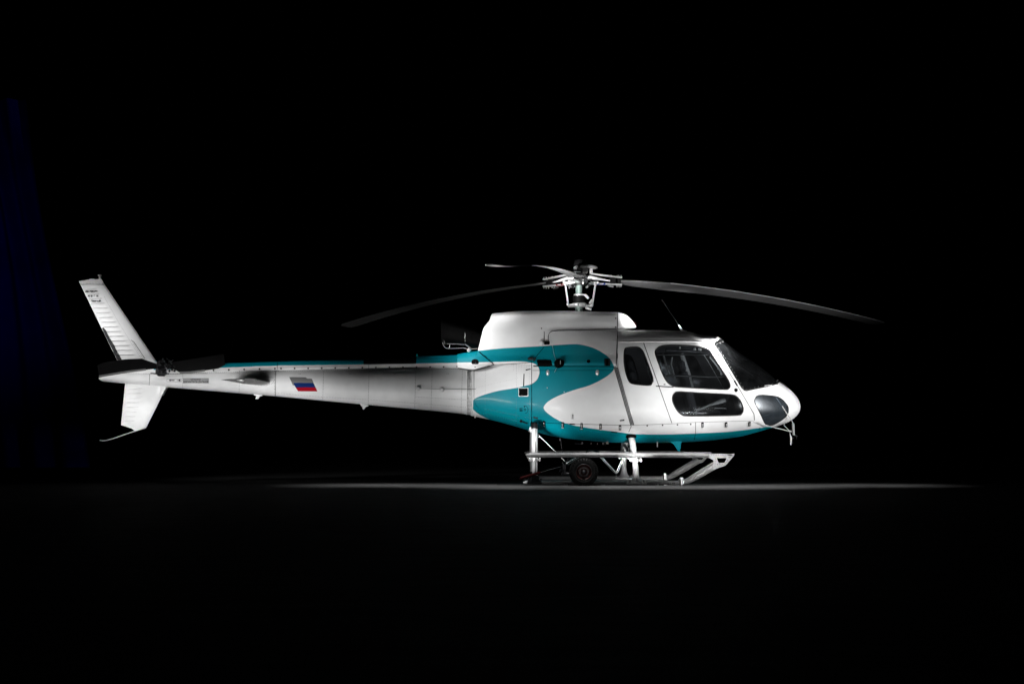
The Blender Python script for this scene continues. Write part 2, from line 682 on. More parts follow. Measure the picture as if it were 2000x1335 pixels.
    def build_each(s, name, material, parent=None):
        """one object for every connected piece"""
        key, par = {}, list(range(len(s.v)))

        def find(a):
            while par[a] != a:
                par[a] = par[par[a]]
                a = par[a]
            return a
        for i, v in enumerate(s.v):
            k = tuple(round(c, 5) for c in v)
            if k in key:
                par[find(i)] = find(key[k])
            else:
                key[k] = i
        for f in s.f:
            for i in f[1:]:
                par[find(i)] = find(f[0])
        groups = {}
        for q, f in enumerate(s.f):
            groups.setdefault(find(f[0]), []).append(q)
        out = []
        for qs in groups.values():
            g = G()
            m = {}
            for q in qs:
                for i in s.f[q]:
                    if i not in m:
                        m[i] = len(g.v)
                        g.v.append(s.v[i])
                g.f.append(tuple(m[i] for i in s.f[q]))
                g.sm.append(s.sm[q])
            out.append(g.build(name, material, parent))
        return out

    def build(s, name, material, parent=None, recalc=True):
        me = bpy.data.meshes.new(name)
        me.from_pydata(s.v, [], s.f)
        me.polygons.foreach_set('use_smooth', s.sm)
        me.materials.append(MATS[material])
        if recalc:
            import bmesh
            bm = bmesh.new()
            bm.from_mesh(me)
            bmesh.ops.recalc_face_normals(bm, faces=bm.faces)
            bm.to_mesh(me)
            bm.free()
        return link(bpy.data.objects.new(name, me), parent)


def thing(name, label, cat, loc, group=None):
    o = bpy.data.objects.new(name, None)
    COL.objects.link(o)
    o.location = loc
    o.empty_display_size = 0.3
    o['label'] = label
    o['category'] = cat
    if group:
        o['group'] = group
    return o


# ------------------------------------------------------------------ the setting
def make_ground():
    me = bpy.data.meshes.new('ground')
    me.from_pydata([(-60, -22.5, 0), (60, -22.5, 0), (60, 60, 0), (-60, 60, 0)], [], [(0, 1, 2, 3)])
    m = bpy.data.materials.new('concrete_floor')
    m.use_nodes = True
    nt = m.node_tree
    L = nt.links.new
    b = nt.nodes['Principled BSDF']
    b.inputs['Roughness'].default_value = 0.85
    b.inputs['Specular IOR Level'].default_value = 0.05
    tc = nt.nodes.new('ShaderNodeTexCoord')
    mp = nt.nodes.new('ShaderNodeMapping')
    mp.inputs['Scale'].default_value = (1.1, 5.0, 1)
    L(tc.outputs['Object'], mp.inputs[0])
    n = nt.nodes.new('ShaderNodeTexNoise')
    n.inputs['Scale'].default_value = 1.0
    n.inputs['Detail'].default_value = 12
    n.inputs['Roughness'].default_value = 0.7
    L(mp.outputs[0], n.inputs['Vector'])
    cr_ = nt.nodes.new('ShaderNodeValToRGB')
    cr_.color_ramp.elements[0].position = 0.32
    cr_.color_ramp.elements[0].color = (0.014, 0.014, 0.014, 1)
    cr_.color_ramp.elements[1].position = 0.68
    cr_.color_ramp.elements[1].color = (0.056, 0.056, 0.056, 1)
    L(n.outputs['Fac'], cr_.inputs[0])
    # slab joints
    vor = nt.nodes.new('ShaderNodeTexBrick')
    vor.offset = 0
    vor.inputs['Scale'].default_value = 1
    vor.inputs['Brick Width'].default_value = 6.0
    vor.inputs['Row Height'].default_value = 6.0
    vor.inputs['Mortar Size'].default_value = 0.012
    vor.inputs['Color1'].default_value = (1, 1, 1, 1)
    vor.inputs['Color2'].default_value = (0.9, 0.9, 0.9, 1)
    vor.inputs['Mortar'].default_value = (1.7, 1.7, 1.7, 1)
    mp2 = nt.nodes.new('ShaderNodeMapping')
    mp2.inputs['Rotation'].default_value = (0, 0, math.radians(-14))
    mp2.inputs['Location'].default_value = (1.95, 2.6, 0)
    L(tc.outputs['Object'], mp2.inputs[0])
    L(mp2.outputs[0], vor.inputs['Vector'])
    mx = nt.nodes.new('ShaderNodeMix')
    mx.data_type = 'RGBA'
    mx.blend_type = 'MULTIPLY'
    mx.inputs[0].default_value = 1
    L(cr_.outputs[0], mx.inputs[6])
    L(vor.outputs[0], mx.inputs[7])
    L(mx.outputs[2], b.inputs['Base Color'])
    n2 = nt.nodes.new('ShaderNodeTexNoise')
    n2.inputs['Scale'].default_value = 30
    n2.inputs['Detail'].default_value = 6
    L(tc.outputs['Object'], n2.inputs['Vector'])
    bp = nt.nodes.new('ShaderNodeBump')
    bp.inputs['Strength'].default_value = 0.5
    bp.inputs['Distance'].default_value = 0.01
    L(n2.outputs['Fac'], bp.inputs['Height'])
    L(bp.outputs[0], b.inputs['Normal'])
    me.materials.append(m)
    o = bpy.data.objects.new('ground', me)
    COL.objects.link(o)
    o['kind'] = 'structure'


make_ground()

# ------------------------------------------------------------------ helicopter: the big lofts
heli = thing('helicopter', 'white and teal helicopter with skids parked in profile on dark concrete', 'helicopter', (0.8, 0, 0))

TEALPOLY = np.vstack((
    cr([(893, 660), (893, 690.5), (934, 684.5), (972, 680.7), (1017, 677.8), (1062, 675.3), (1096, 672.8), (1125, 671.7), (1143, 674.4), (1161, 680), (1179, 690),
        (1190, 699), (1197, 710), (1199.3, 719), (1195, 726), (1181, 737.3), (1152, 752), (1118.4, 762), (1089, 773.3), (1071, 783.4), (1062.5, 793),
        (1062.5, 798.5), (1069, 806), (1084.7, 817), (1107, 827), (1141, 834), (1174.6, 839), (1219.5, 845.3), (1243, 847.4), (1306, 847.8), (1358.5, 846),
        (1411, 843.6), (1453, 839.4), (1484.5, 835), (1512, 832)][2:], 5, False),
    np.array([(1530, 834), (1530, 900), (985, 900), (985, 829)]),
    cr([(985, 827.8), (956.6, 819), (938.6, 810), (927, 802), (921, 793), (920.8, 786.5), (927, 778.5), (941, 772), (972, 763), (1006, 757.5), (1026, 753),
        (1039.8, 748.5), (1048.8, 740.7), (1053, 731), (1053.7, 723.8), (1051, 716), (1044, 710), (1030.8, 706.5), (1006, 705.4), (972, 706.3), (920, 707.5)], 5, False),
    np.array([(880, 707.8), (880, 688)])))

hull_st = [
    S(919, [(0, 720), (.16, 721), (.28, 727), (.355, 741), (.375, 766), (.345, 789), (.22, 805.5), (0, 811.5)]),
    S(950, [(0, 714), (.2, 714.5), (.36, 718), (.43, 729), (.455, 764), (.41, 792), (.27, 811), (0, 817.5)]),
    S(995, [(0, 707), (.26, 707.5), (.47, 710), (.54, 720), (.565, 763), (.52, 798), (.34, 822), (0, 829)]),
    S(1040, [(0, 703), (.3, 703), (.60, 706), (.68, 717), (.71, 764), (.66, 805), (.45, 834), (0, 842)]),
    S(1100, [(0, 702), (.35, 702), (.72, 705), (.80, 716), (.84, 766), (.80, 815), (.56, 845), (0, 855)]),
    S(1150, [(0, 702), (.35, 702), (.78, 705), (.86, 716), (.90, 768), (.85, 822), (.60, 851), (0, 860)]),
    S(1204, [(0, 702), (.35, 702), (.80, 705), (.885, 716), (.93, 768), (.88, 821), (.62, 854), (0, 864)]),
    S(1206, [(0, 647), (.36, 647.5), (.765, 666.5), (.887, 716), (.932, 768), (.88, 821), (.62, 854), (0, 864)]),
    S(1280, [(0, 646), (.38, 646.5), (.775, 666.5), (.897, 716), (.94, 768), (.88, 822), (.60, 855), (0, 864.5)]),
    S(1340, [(0, 648), (.36, 648.5), (.75, 667), (.885, 716), (.93, 768), (.87, 822), (.58, 853.5), (0, 863)]),
    S(1370, [(0, 655), (.34, 655), (.71, 667.5), (.865, 716), (.915, 768), (.86, 821), (.56, 852), (0, 861)]),
    S(1398, [(0, 657), (.34, 657.5), (.66, 669), (.84, 716), (.895, 768), (.84, 820), (.54, 849), (0, 858.5)]),
    S(1410, [(0, 664), (.36, 665), (.64, 677), (.82, 719), (.88, 768), (.825, 819), (.52, 848), (0, 857)]),
    S(1440, [(0, 686), (.35, 687), (.59, 699), (.76, 731), (.83, 771), (.77, 817), (.48, 843), (0, 853)]),
    S(1480, [(0, 713), (.32, 714.5), (.52, 725), (.65, 748), (.71, 781), (.65, 814), (.40, 835), (0, 843)]),
    S(1500, [(0, 728.5), (.30, 730), (.47, 739), (.58, 758), (.63, 785), (.58, 811), (.35, 829), (0, 837)]),
    S(1518, [(0, 743.5), (.27, 745), (.41, 752.5), (.50, 767), (.54, 789), (.50, 808), (.30, 824), (0, 831.5)]),
    S(1532, [(0, 753), (.24, 754.5), (.345, 760.5), (.42, 772.5), (.45, 790), (.41, 806), (.25, 820), (0, 827)]),
    S(1544, [(0, 762), (.19, 763), (.28, 767.5), (.34, 777), (.36, 791.5), (.33, 804), (.20, 815), (0, 821)]),
    S(1553, [(0, 771.5), (.14, 772.3), (.21, 776), (.26, 783), (.275, 792.5), (.25, 801), (.155, 809.5), (0, 814)]),
    S(1559, [(0, 780), (.09, 780.5), (.14, 783), (.175, 787.5), (.185, 793), (.17, 799), (.10, 804.5), (0, 807)]),
    S(1562.5, [(0, 788), (.04, 788.3), (.065, 789.5), (.08, 791), (.085, 793.5), (.08, 796), (.05, 798), (0, 799.5)]),
    S(1563.4, [(0, 792.2), (.008, 792.3), (.014, 792.6), (.018, 793), (.019, 793.5), (.018, 794), (.01, 794.6), (0, 794.7)]),
]
hull = loft(hull_st, ds=1.5, sub=22)

cowl_st = [
    S(935, [(0, 612.5, 962), (.2, 613, 961), (.30, 617, 959), (.34, 626, 955.5), (.36, 640, 945), (.37, 656, 940.5), (.38, 670, 937), (.40, 690, 932), (.42, 714, 927)]),
    S(945, [(0, 611.5, 968), (.2, 612, 968), (.32, 616, 967), (.37, 627, 963), (.39, 640, 953), (.40, 656, 949), (.415, 670, 947), (.43, 690, 944), (.45, 712, 940)]),
    S(975, [(0, 610, 985), (.2, 610.5, 985), (.345, 614, 985), (.395, 627, 984), (.42, 641, 980), (.44, 656, 978), (.46, 672, 976), (.48, 692, 975), (.51, 710, 975)]),
    S(1006, [(0, 608.3), (.2, 609), (.36, 613), (.41, 627), (.435, 641), (.46, 656), (.49, 673), (.53, 693), (.575, 708.5)]),
    S(1040, [(0, 607.3), (.2, 608), (.37, 612.5), (.425, 626), (.445, 641), (.475, 654), (.53, 673), (.60, 694), (.66, 712)]),
    S(1063, [(0, 607), (.2, 607.8), (.37, 612.5), (.43, 626), (.45, 640), (.485, 651), (.56, 671), (.65, 694), (.715, 714.5)]),
    S(1085, [(0, 607), (.2, 607.8), (.37, 612.5), (.43, 626), (.45, 639.5), (.51, 648), (.60, 667), (.70, 692), (.765, 714.8)]),
    S(1120, [(0, 607.5), (.2, 608.2), (.37, 612.5), (.43, 626), (.45, 640), (.53, 646.5), (.64, 663), (.755, 690), (.825, 715)]),
    S(1160, [(0, 608.5), (.2, 609.2), (.36, 613.5), (.42, 626), (.44, 640.5), (.54, 646.5), (.66, 661), (.79, 689), (.866, 715.3)]),
    S(1206, [(0, 610), (.2, 610.8), (.34, 615), (.40, 627), (.42, 641), (.54, 648), (.68, 661), (.81, 689), (.889, 715.5)]),
]
# close both profiles underneath
cowl_st = [(x, np.vstack((A, [[A[-1][0], -0.3, A[-1][2] - .02], [A[-1][0], 0, A[-1][2] - .03]]))) for x, A in cowl_st]
cowl = loft(cowl_st, ds=1.5, sub=12)

nosecap_st = [
    S(1206.5, [(0, 610), (.2, 610.8), (.34, 615), (.40, 627), (.41, 639), (.30, 643), (0, 643)]),
    S(1213, [(0, 611.5), (.2, 612.3), (.33, 616.5), (.39, 628), (.40, 638.5), (.29, 642.5), (0, 642.5)]),
    S(1222, [(0, 615), (.18, 615.8), (.30, 619.5), (.36, 629.5), (.37, 638), (.27, 641.5), (0, 641.5)]),
    S(1230, [(0, 621.5), (.15, 622.3), (.25, 625.5), (.30, 632), (.31, 637.5), (.22, 640.5), (0, 640.5)]),
    S(1237, [(0, 629.5), (.12, 630), (.19, 632), (.23, 635), (.235, 637.5), (.17, 639.8), (0, 640)]),
    S(1241, [(0, 635), (.08, 635.3), (.13, 636.2), (.155, 637.3), (.155, 638), (.11, 639.2), (0, 639.4)]),
    S(1243, [(0, 638.2), (.01, 638.2), (.02, 638.3), (.02, 638.5), (.02, 638.7), (.01, 638.9), (0, 638.9)]),
]
nosecap = loft(nosecap_st, ds=1.0, sub=8)

boom_st = [
    CIR(193.5, 737, 740, .01), CIR(196, 734.5, 742, .035), CIR(201, 732, 744.3, .055), CIR(215, 729.5, 745.8, .07), CIR(244, 728, 748.4, .085),
    CIR(292, 727.5, 752.6, .10), CIR(358, 726, 758.5, .125), CIR(400, 725, 762, .14), CIR(460, 724, 767, .165),
    CIR(540, 722, 773.5, .20), CIR(631, 720.5, 782, .24), CIR(720, 719.5, 790.3, .28), CIR(811, 719, 798.5, .32), CIR(902, 718, 807.5, .355), CIR(922, 718, 810.5, .365)]
boom = loft(boom_st, ds=2.0, sub=8)

# tail drive tunnel on the boom
fair_st = [S(px, [(0, t), (.055, t + .8), (.085, t + 5), (.10, t + 10), (.105, b), (.0, b + 4)]) for px, t, b in
           [(300, 715, 730), (330, 711, 729), (430, 709, 727), (540, 705.5, 722.5), (640, 703, 720.5), (708, 701.5, 720), (760, 698, 719), (820, 695, 718.5), (896, 693, 718)]]
fair = loft(fair_st, ds=2.0, sub=6)

# fairing that covers the joint between cowling and boom
jf_st = [
    S(893, [(0, 691.5), (.16, 692), (.24, 697), (.27, 707), (.275, 718.5), (0, 724)]),
    S(915, [(0, 687.5), (.20, 688), (.31, 694), (.35, 707), (.365, 722), (0, 727)]),
    S(934, [(0, 684), (.25, 684.5), (.385, 692), (.425, 707), (.44, 722), (0, 727)]),
    S(970, [(0, 681), (.3, 681.5), (.47, 692), (.52, 707), (.54, 722), (0, 727)]),
]
jf = loft(jf_st, ds=1.2, sub=10)
JFPOLY = [(893.2, 680), (933.5, 680), (933.5, 685), (965, 711.6), (948, 715), (924, 722), (893.2, 717.6)]
jfc = jf.clip(sd(JFPOLY, proj(jf.V)))

WIN = dict(
    rear=cr([(1220, 684), (1225.5, 678.8), (1243, 677.7), (1251, 680.5), (1257.7, 690), (1268, 717.6), (1275, 738.6), (1273.8, 747), (1268, 751.6), (1249, 750.8),
             (1233.6, 748), (1227, 740.7), (1221.3, 721.8), (1219, 705)], 5),
    main=cr([(1279.7, 688.2), (1283, 681.5), (1291, 676), (1314.4, 674), (1348, 675.2), (1373, 678.8), (1385.8, 685), (1396.3, 700.8), (1411, 723.9), (1423.4, 745),
             (1425.7, 753.3), (1422.5, 758.5), (1415, 760), (1369, 758), (1327, 755.4), (1314.4, 753.3), (1304, 746), (1295.5, 732.3), (1285, 705)], 5),
    low=cr([(1313.4, 776.4), (1317, 768.5), (1327, 764.8), (1369, 767), (1411, 769), (1432, 771), (1442.5, 777.5), (1450, 791), (1451.5, 799.5), (1448.8, 806.8),
            (1440.4, 810.3), (1390, 811.5), (1343.8, 811.7), (1333, 810), (1323, 801.6), (1315.4, 788)], 5),
    chin=cr([(1473.7, 784), (1474.3, 778.7), (1479, 772.7), (1486.3, 771.3), (1501.9, 772), (1517.4, 774.5), (1528, 780), (1536.6, 789.5), (1540, 799), (1537.8, 808.7),
             (1530.6, 817), (1517.4, 825.5), (1506.7, 830.2), (1498.3, 829.3), (1493, 824), (1486.3, 810), (1478, 793.5)], 5),
)
SHIELD = [(1395.5, 672), (1399, 669), (1411, 662.5), (1411, 640), (1560, 690), (1523.5, 744), (1521.5, 747.6), (1508, 751.5), (1495, 754.3), (1474, 758.3),
          (1458, 762), (1453, 760.5), (1448.8, 756.4), (1432, 728), (1411, 694.5), (1397, 675)]
FDOOR = [(1256.6, 668.8), (1330, 668.4), (1372, 669.5), (1382, 671.2), (1390, 675), (1402.6, 693), (1440, 752), (1472.5, 808), (1473, 820.5), (1358.5, 823.5), (1312.3, 825.7)]
RDOOR = [(1207, 668.8), (1256.6, 668.8), (1312.3, 825.7), (1312, 827), (1237, 830), (1204.3, 716), (1206, 690)]
CDOOR = [(1038.8, 723), (1200, 723), (1233.5, 829), (1150, 827.5), (1060, 824.5), (1038.8, 823.8)]

P = proj(hull.V)
rest = hull.clip(-sd(SHIELD, P))
shield = hull.clip(sd(SHIELD, P))
fd = rest.clip(sd(FDOOR, proj(rest.V)))
rest = rest.clip(-sd(FDOOR, proj(rest.V)))
rd = rest.clip(sd(RDOOR, proj(rest.V)))
rest = rest.clip(-sd(RDOOR, proj(rest.V)))
cdr = rest.clip(sd(CDOOR, proj(rest.V)))
rest = rest.clip(-sd(CDOOR, proj(rest.V)))
chin = rest.clip(sd(WIN['chin'], proj(rest.V)))
rest = rest.clip(-sd(WIN['chin'], proj(rest.V)))
wmain = fd.clip(sd(WIN['main'], proj(fd.V)))
fd = fd.clip(-sd(WIN['main'], proj(fd.V)))
wlow = fd.clip(sd(WIN['low'], proj(fd.V)))
fd = fd.clip(-sd(WIN['low'], proj(fd.V)))
wrear = rd.clip(sd(WIN['rear'], proj(rd.V)))
rd = rd.clip(-sd(WIN['rear'], proj(rd.V)))


def teal(m):
    return {'teal': sd(TEALPOLY, proj(m.V))}


shell = build(rest, 'fuselage', 'two_tone_paint', heli, teal(rest))
parts = {}
for sg in (-1, 1):
    f_ = build(fd.side(sg), 'front_door', 'two_tone_paint', heli, teal(fd.side(sg)))
    r_ = build(rd.side(sg), 'rear_door', 'two_tone_paint', heli, teal(rd.side(sg)))
    c_ = build(cdr.side(sg), 'cargo_door', 'two_tone_paint', heli, teal(cdr.side(sg)))
    build(wmain.side(sg).offset(-.004), 'window', 'cabin_glass', f_)
    build(wlow.side(sg).offset(-.004), 'window', 'cabin_glass', f_)
    build(wrear.side(sg).offset(-.004), 'window', 'cabin_glass', r_)
    ch_ = build(chin.side(sg).offset(-.003), 'chin_window', 'chin_glass', heli)
    if sg < 0:
        parts = dict(front_door=f_, rear_door=r_, cargo_door=c_, chin=ch_)
ws = build(shield.offset(-.003), 'windshield', 'windshield_glass', heli)

eng = build(cowl, 'engine_cowling', 'two_tone_paint', heli, teal(cowl))
build(nosecap, 'cowling_nose_cap', 'white_paint', heli)
bm_ = build(boom, 'tail_boom', 'white_paint', heli)
Pf = proj(fair.V)
line = np.interp(Pf[:, 0], [300, 440, 540, 709, 893], [722, 717.5, 713.5, 711.3, 708])
fr_ = build(fair, 'drive_shaft_tunnel', 'fairing_paint_shade', heli,
            {'teal': Pf[:, 1] - line, 'dark': np.maximum(Pf[:, 1] - line - .3, np.abs(Pf[:, 0] - 761.5) - 51.5)})  # 'dark' marks the unlit stretch of tunnel, its shade painted on
build(jfc, 'joint_fairing', 'two_tone_paint', heli, {'teal': jfc_t if False else proj(jfc.V)[:, 1] - 707.4})

# end discs where lofts stop open
g = G()
g.lathe(pw(193.4, 738.5), (1, 0, 0), [(0, 0.0), (0.0, 0.012)], 10)
g.build('boom_end_cap', 'white_paint', heli)

# ------------------------------------------------------------------ cabin lining and interior
PR = proj(rest.V)


def liner(m, d=-.028):
    q = m.clip(1204 - proj(m.V)[:, 0])
    return M(q.V + q.N / np.maximum(np.linalg.norm(q.N, axis=1, keepdims=True), 1e-9) * d, q.T, -q.N)


inner = hull.clip(1208 - P[:, 0])
for poly in (SHIELD, WIN['main'], WIN['low'], WIN['rear'], WIN['chin']):
    inner = inner.clip(-sd(poly, proj(inner.V)) - .4)
inner = inner.offset(-.028)
inner.N = -inner.N
inner.T = inner.T[:, ::-1].copy()
build(inner, 'cabin_lining', 'lining', heli)

g = G()
g.prism([(1211, 675), (1217, 675), (1240, 840), (1228, 840)], None, -.66, .66)
g.build('rear_bulkhead', 'lining', heli)
g = G()
g.prism([(1215, 826), (1440, 822), (1430, 830), (1215, 838)], None, -.62, .62)
g.build('cabin_floor', 'lining', heli)


def seat(px, y, w=.44):
    g = G()
    X, _, Z = pw(px, 812, y)
    R = Matrix.Rotation(math.radians(14), 3, 'Y').inverted()
    g.box((X, y, Z + .02), .46, w, .12, None, .03)
    g.box((X - .25, y, Z + .36), .10, w, .66, R, .03)
    g.box((X - .335, y, Z + .76), .08, w * .55, .18, R, .03)
    g.box((X - .02, y, Z - .12), .30, w * .8, .18, None, .02)
    o = g.build('seat', 'seat_fabric', heli)
    s_ = G()
    b0 = Vector((X - .285, y, Z + .66))
    for k in (-1, 1):
        s_.box((X - .215, y + k * .1, Z + .40), .012, .045, .56, R)
    s_.build('harness', 'cabin_plastic', o)


for y in (-.42, .42):
    seat(1375, y)
for y in (-.6, -.2, .2, .6):
    seat(1275, y, .36)
g = G()
g.prism([(1440, 775), (1452, 760), (1478, 752), (1492, 762), (1486, 800), (1460, 812), (1446, 800)], None, -.22, .22)
g.build('instrument_console', 'lining', heli)
g = G()
for y in (-.42, .42):
    a = pw(1418, 822, y)
    b = pw(1412, 795, y)
    c = pw(1424, 772, y)
    g.tube([a, b, c], [.012, .012, .018], 8)
g.build_each('cyclic_stick', 'dark_metal', heli)
g = G()
g.tube([pw(1352, 806, -.62), pw(1385, 791, -.62), pw(1409, 783, -.62), pw(1417, 781, -.62)], [.012, .016, .034, .030], 12)
g.build('collective_lever', 'cabin_plastic', heli)
g = G()
g.tube([pw(1396, 796.5, -.6), pw(1419, 797, -.6)], .007, 8)
g.build('control_rod', 'cabin_plastic', heli)
# slanted post and headsets seen in the main window
g = G()
g.tube([pw(1331, 690, .2), pw(1345, 731, .2), pw(1352, 760, .2)], [(.012, .035)] * 3, 8)
g.build('door_post', 'cabin_plastic', heli)
g = G()
g.tube([pw(1295, 690, .5), pw(1306, 730, .5)], .015, 8)
g.tube([pw(1313, 697, .3), pw(1311, 712, .3), pw(1319, 740, .3)], .01, 8)
g.build_each('cabin_strap', 'grey_paint', heli)
for px, py, r in ((1357, 683, .03), (1367, 682, .036), (1328, 679, .018)):
    g = G()
    q = pw(px, py, -.35)
    g.ball(q, r, 12, 8, (.8, .8, 1.3))
    g.tube([q, q + np.array((0, 0, .09))], .006, 6)
    g.build('headset', 'light_plastic', heli)
g = G()
g.tube([pw(1300, 684, -.3), pw(1345, 686, -.3), pw(1400, 690, -.3)], [(.03, .1)] * 3, 8)
g.build('overhead_panel', 'dark_metal', heli)

# ------------------------------------------------------------------ surface raycasts for decals, seams and rivets
bvh_parts = [hull, cowl, nosecap, boom, fair, jfc]
EXTRA_V, EXTRA_T = [], []


def make_bvh(ms):
    V, T, b = [], [], 0
    for m in ms:
        V.append(m.V)
        T.append(m.T + b)
        b += len(m.V)
    return BVHTree.FromPolygons(np.vstack(V).tolist(), np.vstack(T).tolist())


BV = make_bvh(bvh_parts)
CAM = Vector((0, -D, H))


def hit(px, py, bv=None):
    d = Vector((px - 1000, F, HOR - py)).normalized()
    loc, n, i, dist = (bv or BV).ray_cast(CAM, d, 60)
    if loc is None:
        return None
    if n.dot(d) > 0:
        n = -n
    return loc, n


def decal(poly, name, material, parent=heli, off=.003, step=1.0, bv=None, g=None):
    poly = np.asarray(poly, float)
    lo, hi = poly.min(0) - step, poly.max(0) + step
    nx, ny = int((hi[0] - lo[0]) / step) + 2, int((hi[1] - lo[1]) / step) + 2
    V, val = [], []
    Pp = []
    for j in range(ny):
        for i in range(nx):
            px, py = lo[0] + i * step, lo[1] + j * step
            h = hit(px, py, bv)
            Pp.append((px, py))
            if h is None:
                V.append((0, 0, 0))
                val.append(1)
            else:
                V.append(h[0] + h[1] * off)
                val.append(0)
    V = np.array([tuple(v) for v in V])
    s_ = sd(poly, np.array(Pp))
    miss = np.array(val) > 0
    T = []
    for j in range(ny - 1):
        for i in range(nx - 1):
            a, b, c, d = j * nx + i, j * nx + i + 1, (j + 1) * nx + i + 1, (j + 1) * nx + i
            for t in ((a, b, c), (a, c, d)):
                if not (miss[t[0]] or miss[t[1]] or miss[t[2]]):
                    T.append(t)
    if not T:
        return None
    m = M(V, np.array(T), np.zeros_like(V)).clip(s_)
    if g is not None:
        g.add(m.V, [tuple(t) for t in m.T.tolist()])
        return g
    return build(m, name, material, parent, custom=False)


def resample(pts, step):
    P_ = [np.array(p, float) for p in pts]
    out = [P_[0]]
    for a, b in zip(P_, P_[1:]):
        n = max(1, int(np.linalg.norm(b - a) / step))
        for k in range(1, n + 1):
            out.append(a + (b - a) * k / n)
    return out


def seam(g, pts, width=1.0, off=.003, step=2.0, bv=None):
    R = resample(pts, step)
    prev = None
    for i, p in enumerate(R):
        t = R[min(i + 1, len(R) - 1)] - R[max(i - 1, 0)]
        t = t / max(np.linalg.norm(t), 1e-9)
        n = np.array((-t[1], t[0])) * width / 2
        a, b = hit(*(p + n), bv), hit(*(p - n), bv)
        cur = None
        if a and b:
            cur = (a[0] + a[1] * off, b[0] + b[1] * off)
            if prev and (cur[0] - prev[0]).length < .12 and (cur[1] - prev[1]).length < .12:
                g.add([prev[0], prev[1], cur[1], cur[0]], [(0, 1, 2, 3)])
        prev = cur
    return g


def rivet(g, px, py, r=.006, h=.5, bv=None):
    q = hit(px, py, bv)
    if not q:
        return
    loc, n = q
    u = n.orthogonal().normalized()
    w = n.cross(u)
    v, f = [], []
    for k in range(6):
        t = math.pi * k / 3
        v.append(loc + (u * math.cos(t) + w * math.sin(t)) * r)
    for k in range(6):
        t = math.pi * k / 3
        v.append(loc + (u * math.cos(t) + w * math.sin(t)) * r * .6 + n * r * h)
    v.append(loc + n * r * h * 1.15)
    f += [(k, (k + 1) % 6, 6 + (k + 1) % 6, 6 + k) for k in range(6)] + [(6 + k, 6 + (k + 1) % 6, 12) for k in range(6)]
    g.add(v, f)


def rivets(g, pts, step=3.2, r=.0055, h=.5, bv=None):
    for p in resample(pts, step):
        rivet(g, p[0], p[1], r, h, bv)


def edge_tube(g, poly, r, off=.0, closed=True, bv=None, n=6, jump=.15):
    pts = []
    for p in poly:
        q = hit(p[0], p[1], bv)
        if q:
            pts.append(q[0] + q[1] * off)
    if closed:
        pts.append(pts[0])
        pts.append(pts[1])
    g.tube(pts, r, n, cap=not closed)
    return g


# window gaskets
for nm, par, r in (('main', parts['front_door'], .011), ('low', parts['front_door'], .010), ('rear', parts['rear_door'], .011), ('chin', parts['chin'], .007)):
    g = G()
    edge_tube(g, WIN[nm], r, 0)
    g.build('gasket', 'gasket', par)
g = G()
edge_tube(g, resample([(1411, 664.5), (1398, 670), (1396.5, 672.5), (1411, 695), (1432, 728.5), (1449, 756.5), (1454, 761.2), (1458, 761.8), (1474, 758.3), (1495, 754.3), (1518, 748.5)], 3), .014, 0, False)
g.build('windshield_frame', 'gasket', ws)
g = G()
rivets(g, [(1412, 667), (1400, 672.5), (1413, 694), (1434, 727), (1451, 754.5), (1457, 759.8), (1474, 756.2), (1495, 752.2), (1516, 746.8)], 6.5, .0065, .7)
g.build('screw_row', 'grey_paint', ws)
# sliding pane frame inside main window
bvw = make_bvh([M(hull.V - hull.N * .03, hull.T, hull.N)])
g = G()
frm = cr([(1283.5, 692.5), (1300, 692.5), (1380, 692), (1386, 694), (1413, 730), (1411, 735), (1400, 736), (1345, 734), (1300, 733)], 6, False)
edge_tube(g, frm, .013, 0, False, bvw)
g.build('sliding_pane_frame', 'gasket', parts['front_door'])
g = G()
edge_tube(g, cr([(1386, 697), (1398, 712), (1409, 729), (1408, 732)], 5, False), .011, .004, False, bvw)
g.build('pane_rail', 'grey_paint', parts['front_door'])
g = G()
for t in np.linspace(0, 1, 4):
    rivet(g, 1391 + 17 * t, 700 + 29 * t, .009, .8, bvw)
g.build_each('pane_screw', 'bright_metal', parts['front_door'])

# seams (thin dark joints between panels)
g = G()
seam(g, [(1038.5, 705), (1038.5, 842)], 1.1)
seam(g, [(1040, 723), (1198, 723)], .7)
seam(g, [(1206, 668), (1204.5, 690), (1203.5, 714)], 1.6)
seam(g, [(1236, 829.5), (1312, 827), (1358.5, 824), (1473, 821)], .6)
seam(g, [(1040, 824), (1100, 826.5), (1200, 829.5), (1233, 830)], .8)
seam(g, [(1358.5, 824), (1358.5, 846), (1356, 858)], .9)
seam(g, [(1233, 831), (1231, 836), (1228, 843)], 1.0)
seam(g, [(1484, 834), (1484, 842)], .7)
seam(g, [(1500.6, 753.5), (1497, 762)], .5)
seam(g, [(926.5, 723), (926, 778), (929, 790), (935, 796)], .5)
seam(g, [(965, 711.6), (1000, 709.6), (1038, 707.6)], .6)
g.build_each('panel_joint', 'seam_black', shell)
g = G()
seam(g, [(1257, 669.5), (1312.3, 825.7)], 1.3)
seam(g, [(1381, 671.3), (1390, 675.5), (1402.6, 693.5), (1440, 752.5), (1472.5, 808), (1473.3, 820)], 1.2)
g.build_each('door_joint', 'seam_black', parts['front_door'])
g = G()
seam(g, [(1042, 714.6), (1100, 715), (1160, 715.2), (1203, 715.4)], 2.0, .006)
seam(g, [(1205.9, 611), (1205.9, 715)], 1.3, .005)
seam(g, [(1071, 671), (1071, 656), (1073, 650), (1078, 646.8), (1090, 645.5), (1206, 642.7)], 1.1, .005)
seam(g, [(1063, 647), (1063, 667)], 1.2)
seam(g, [(1063, 677), (1044, 700)], 1.0)
g.build_each('cowling_joint', 'seam_black', eng)
g = G()
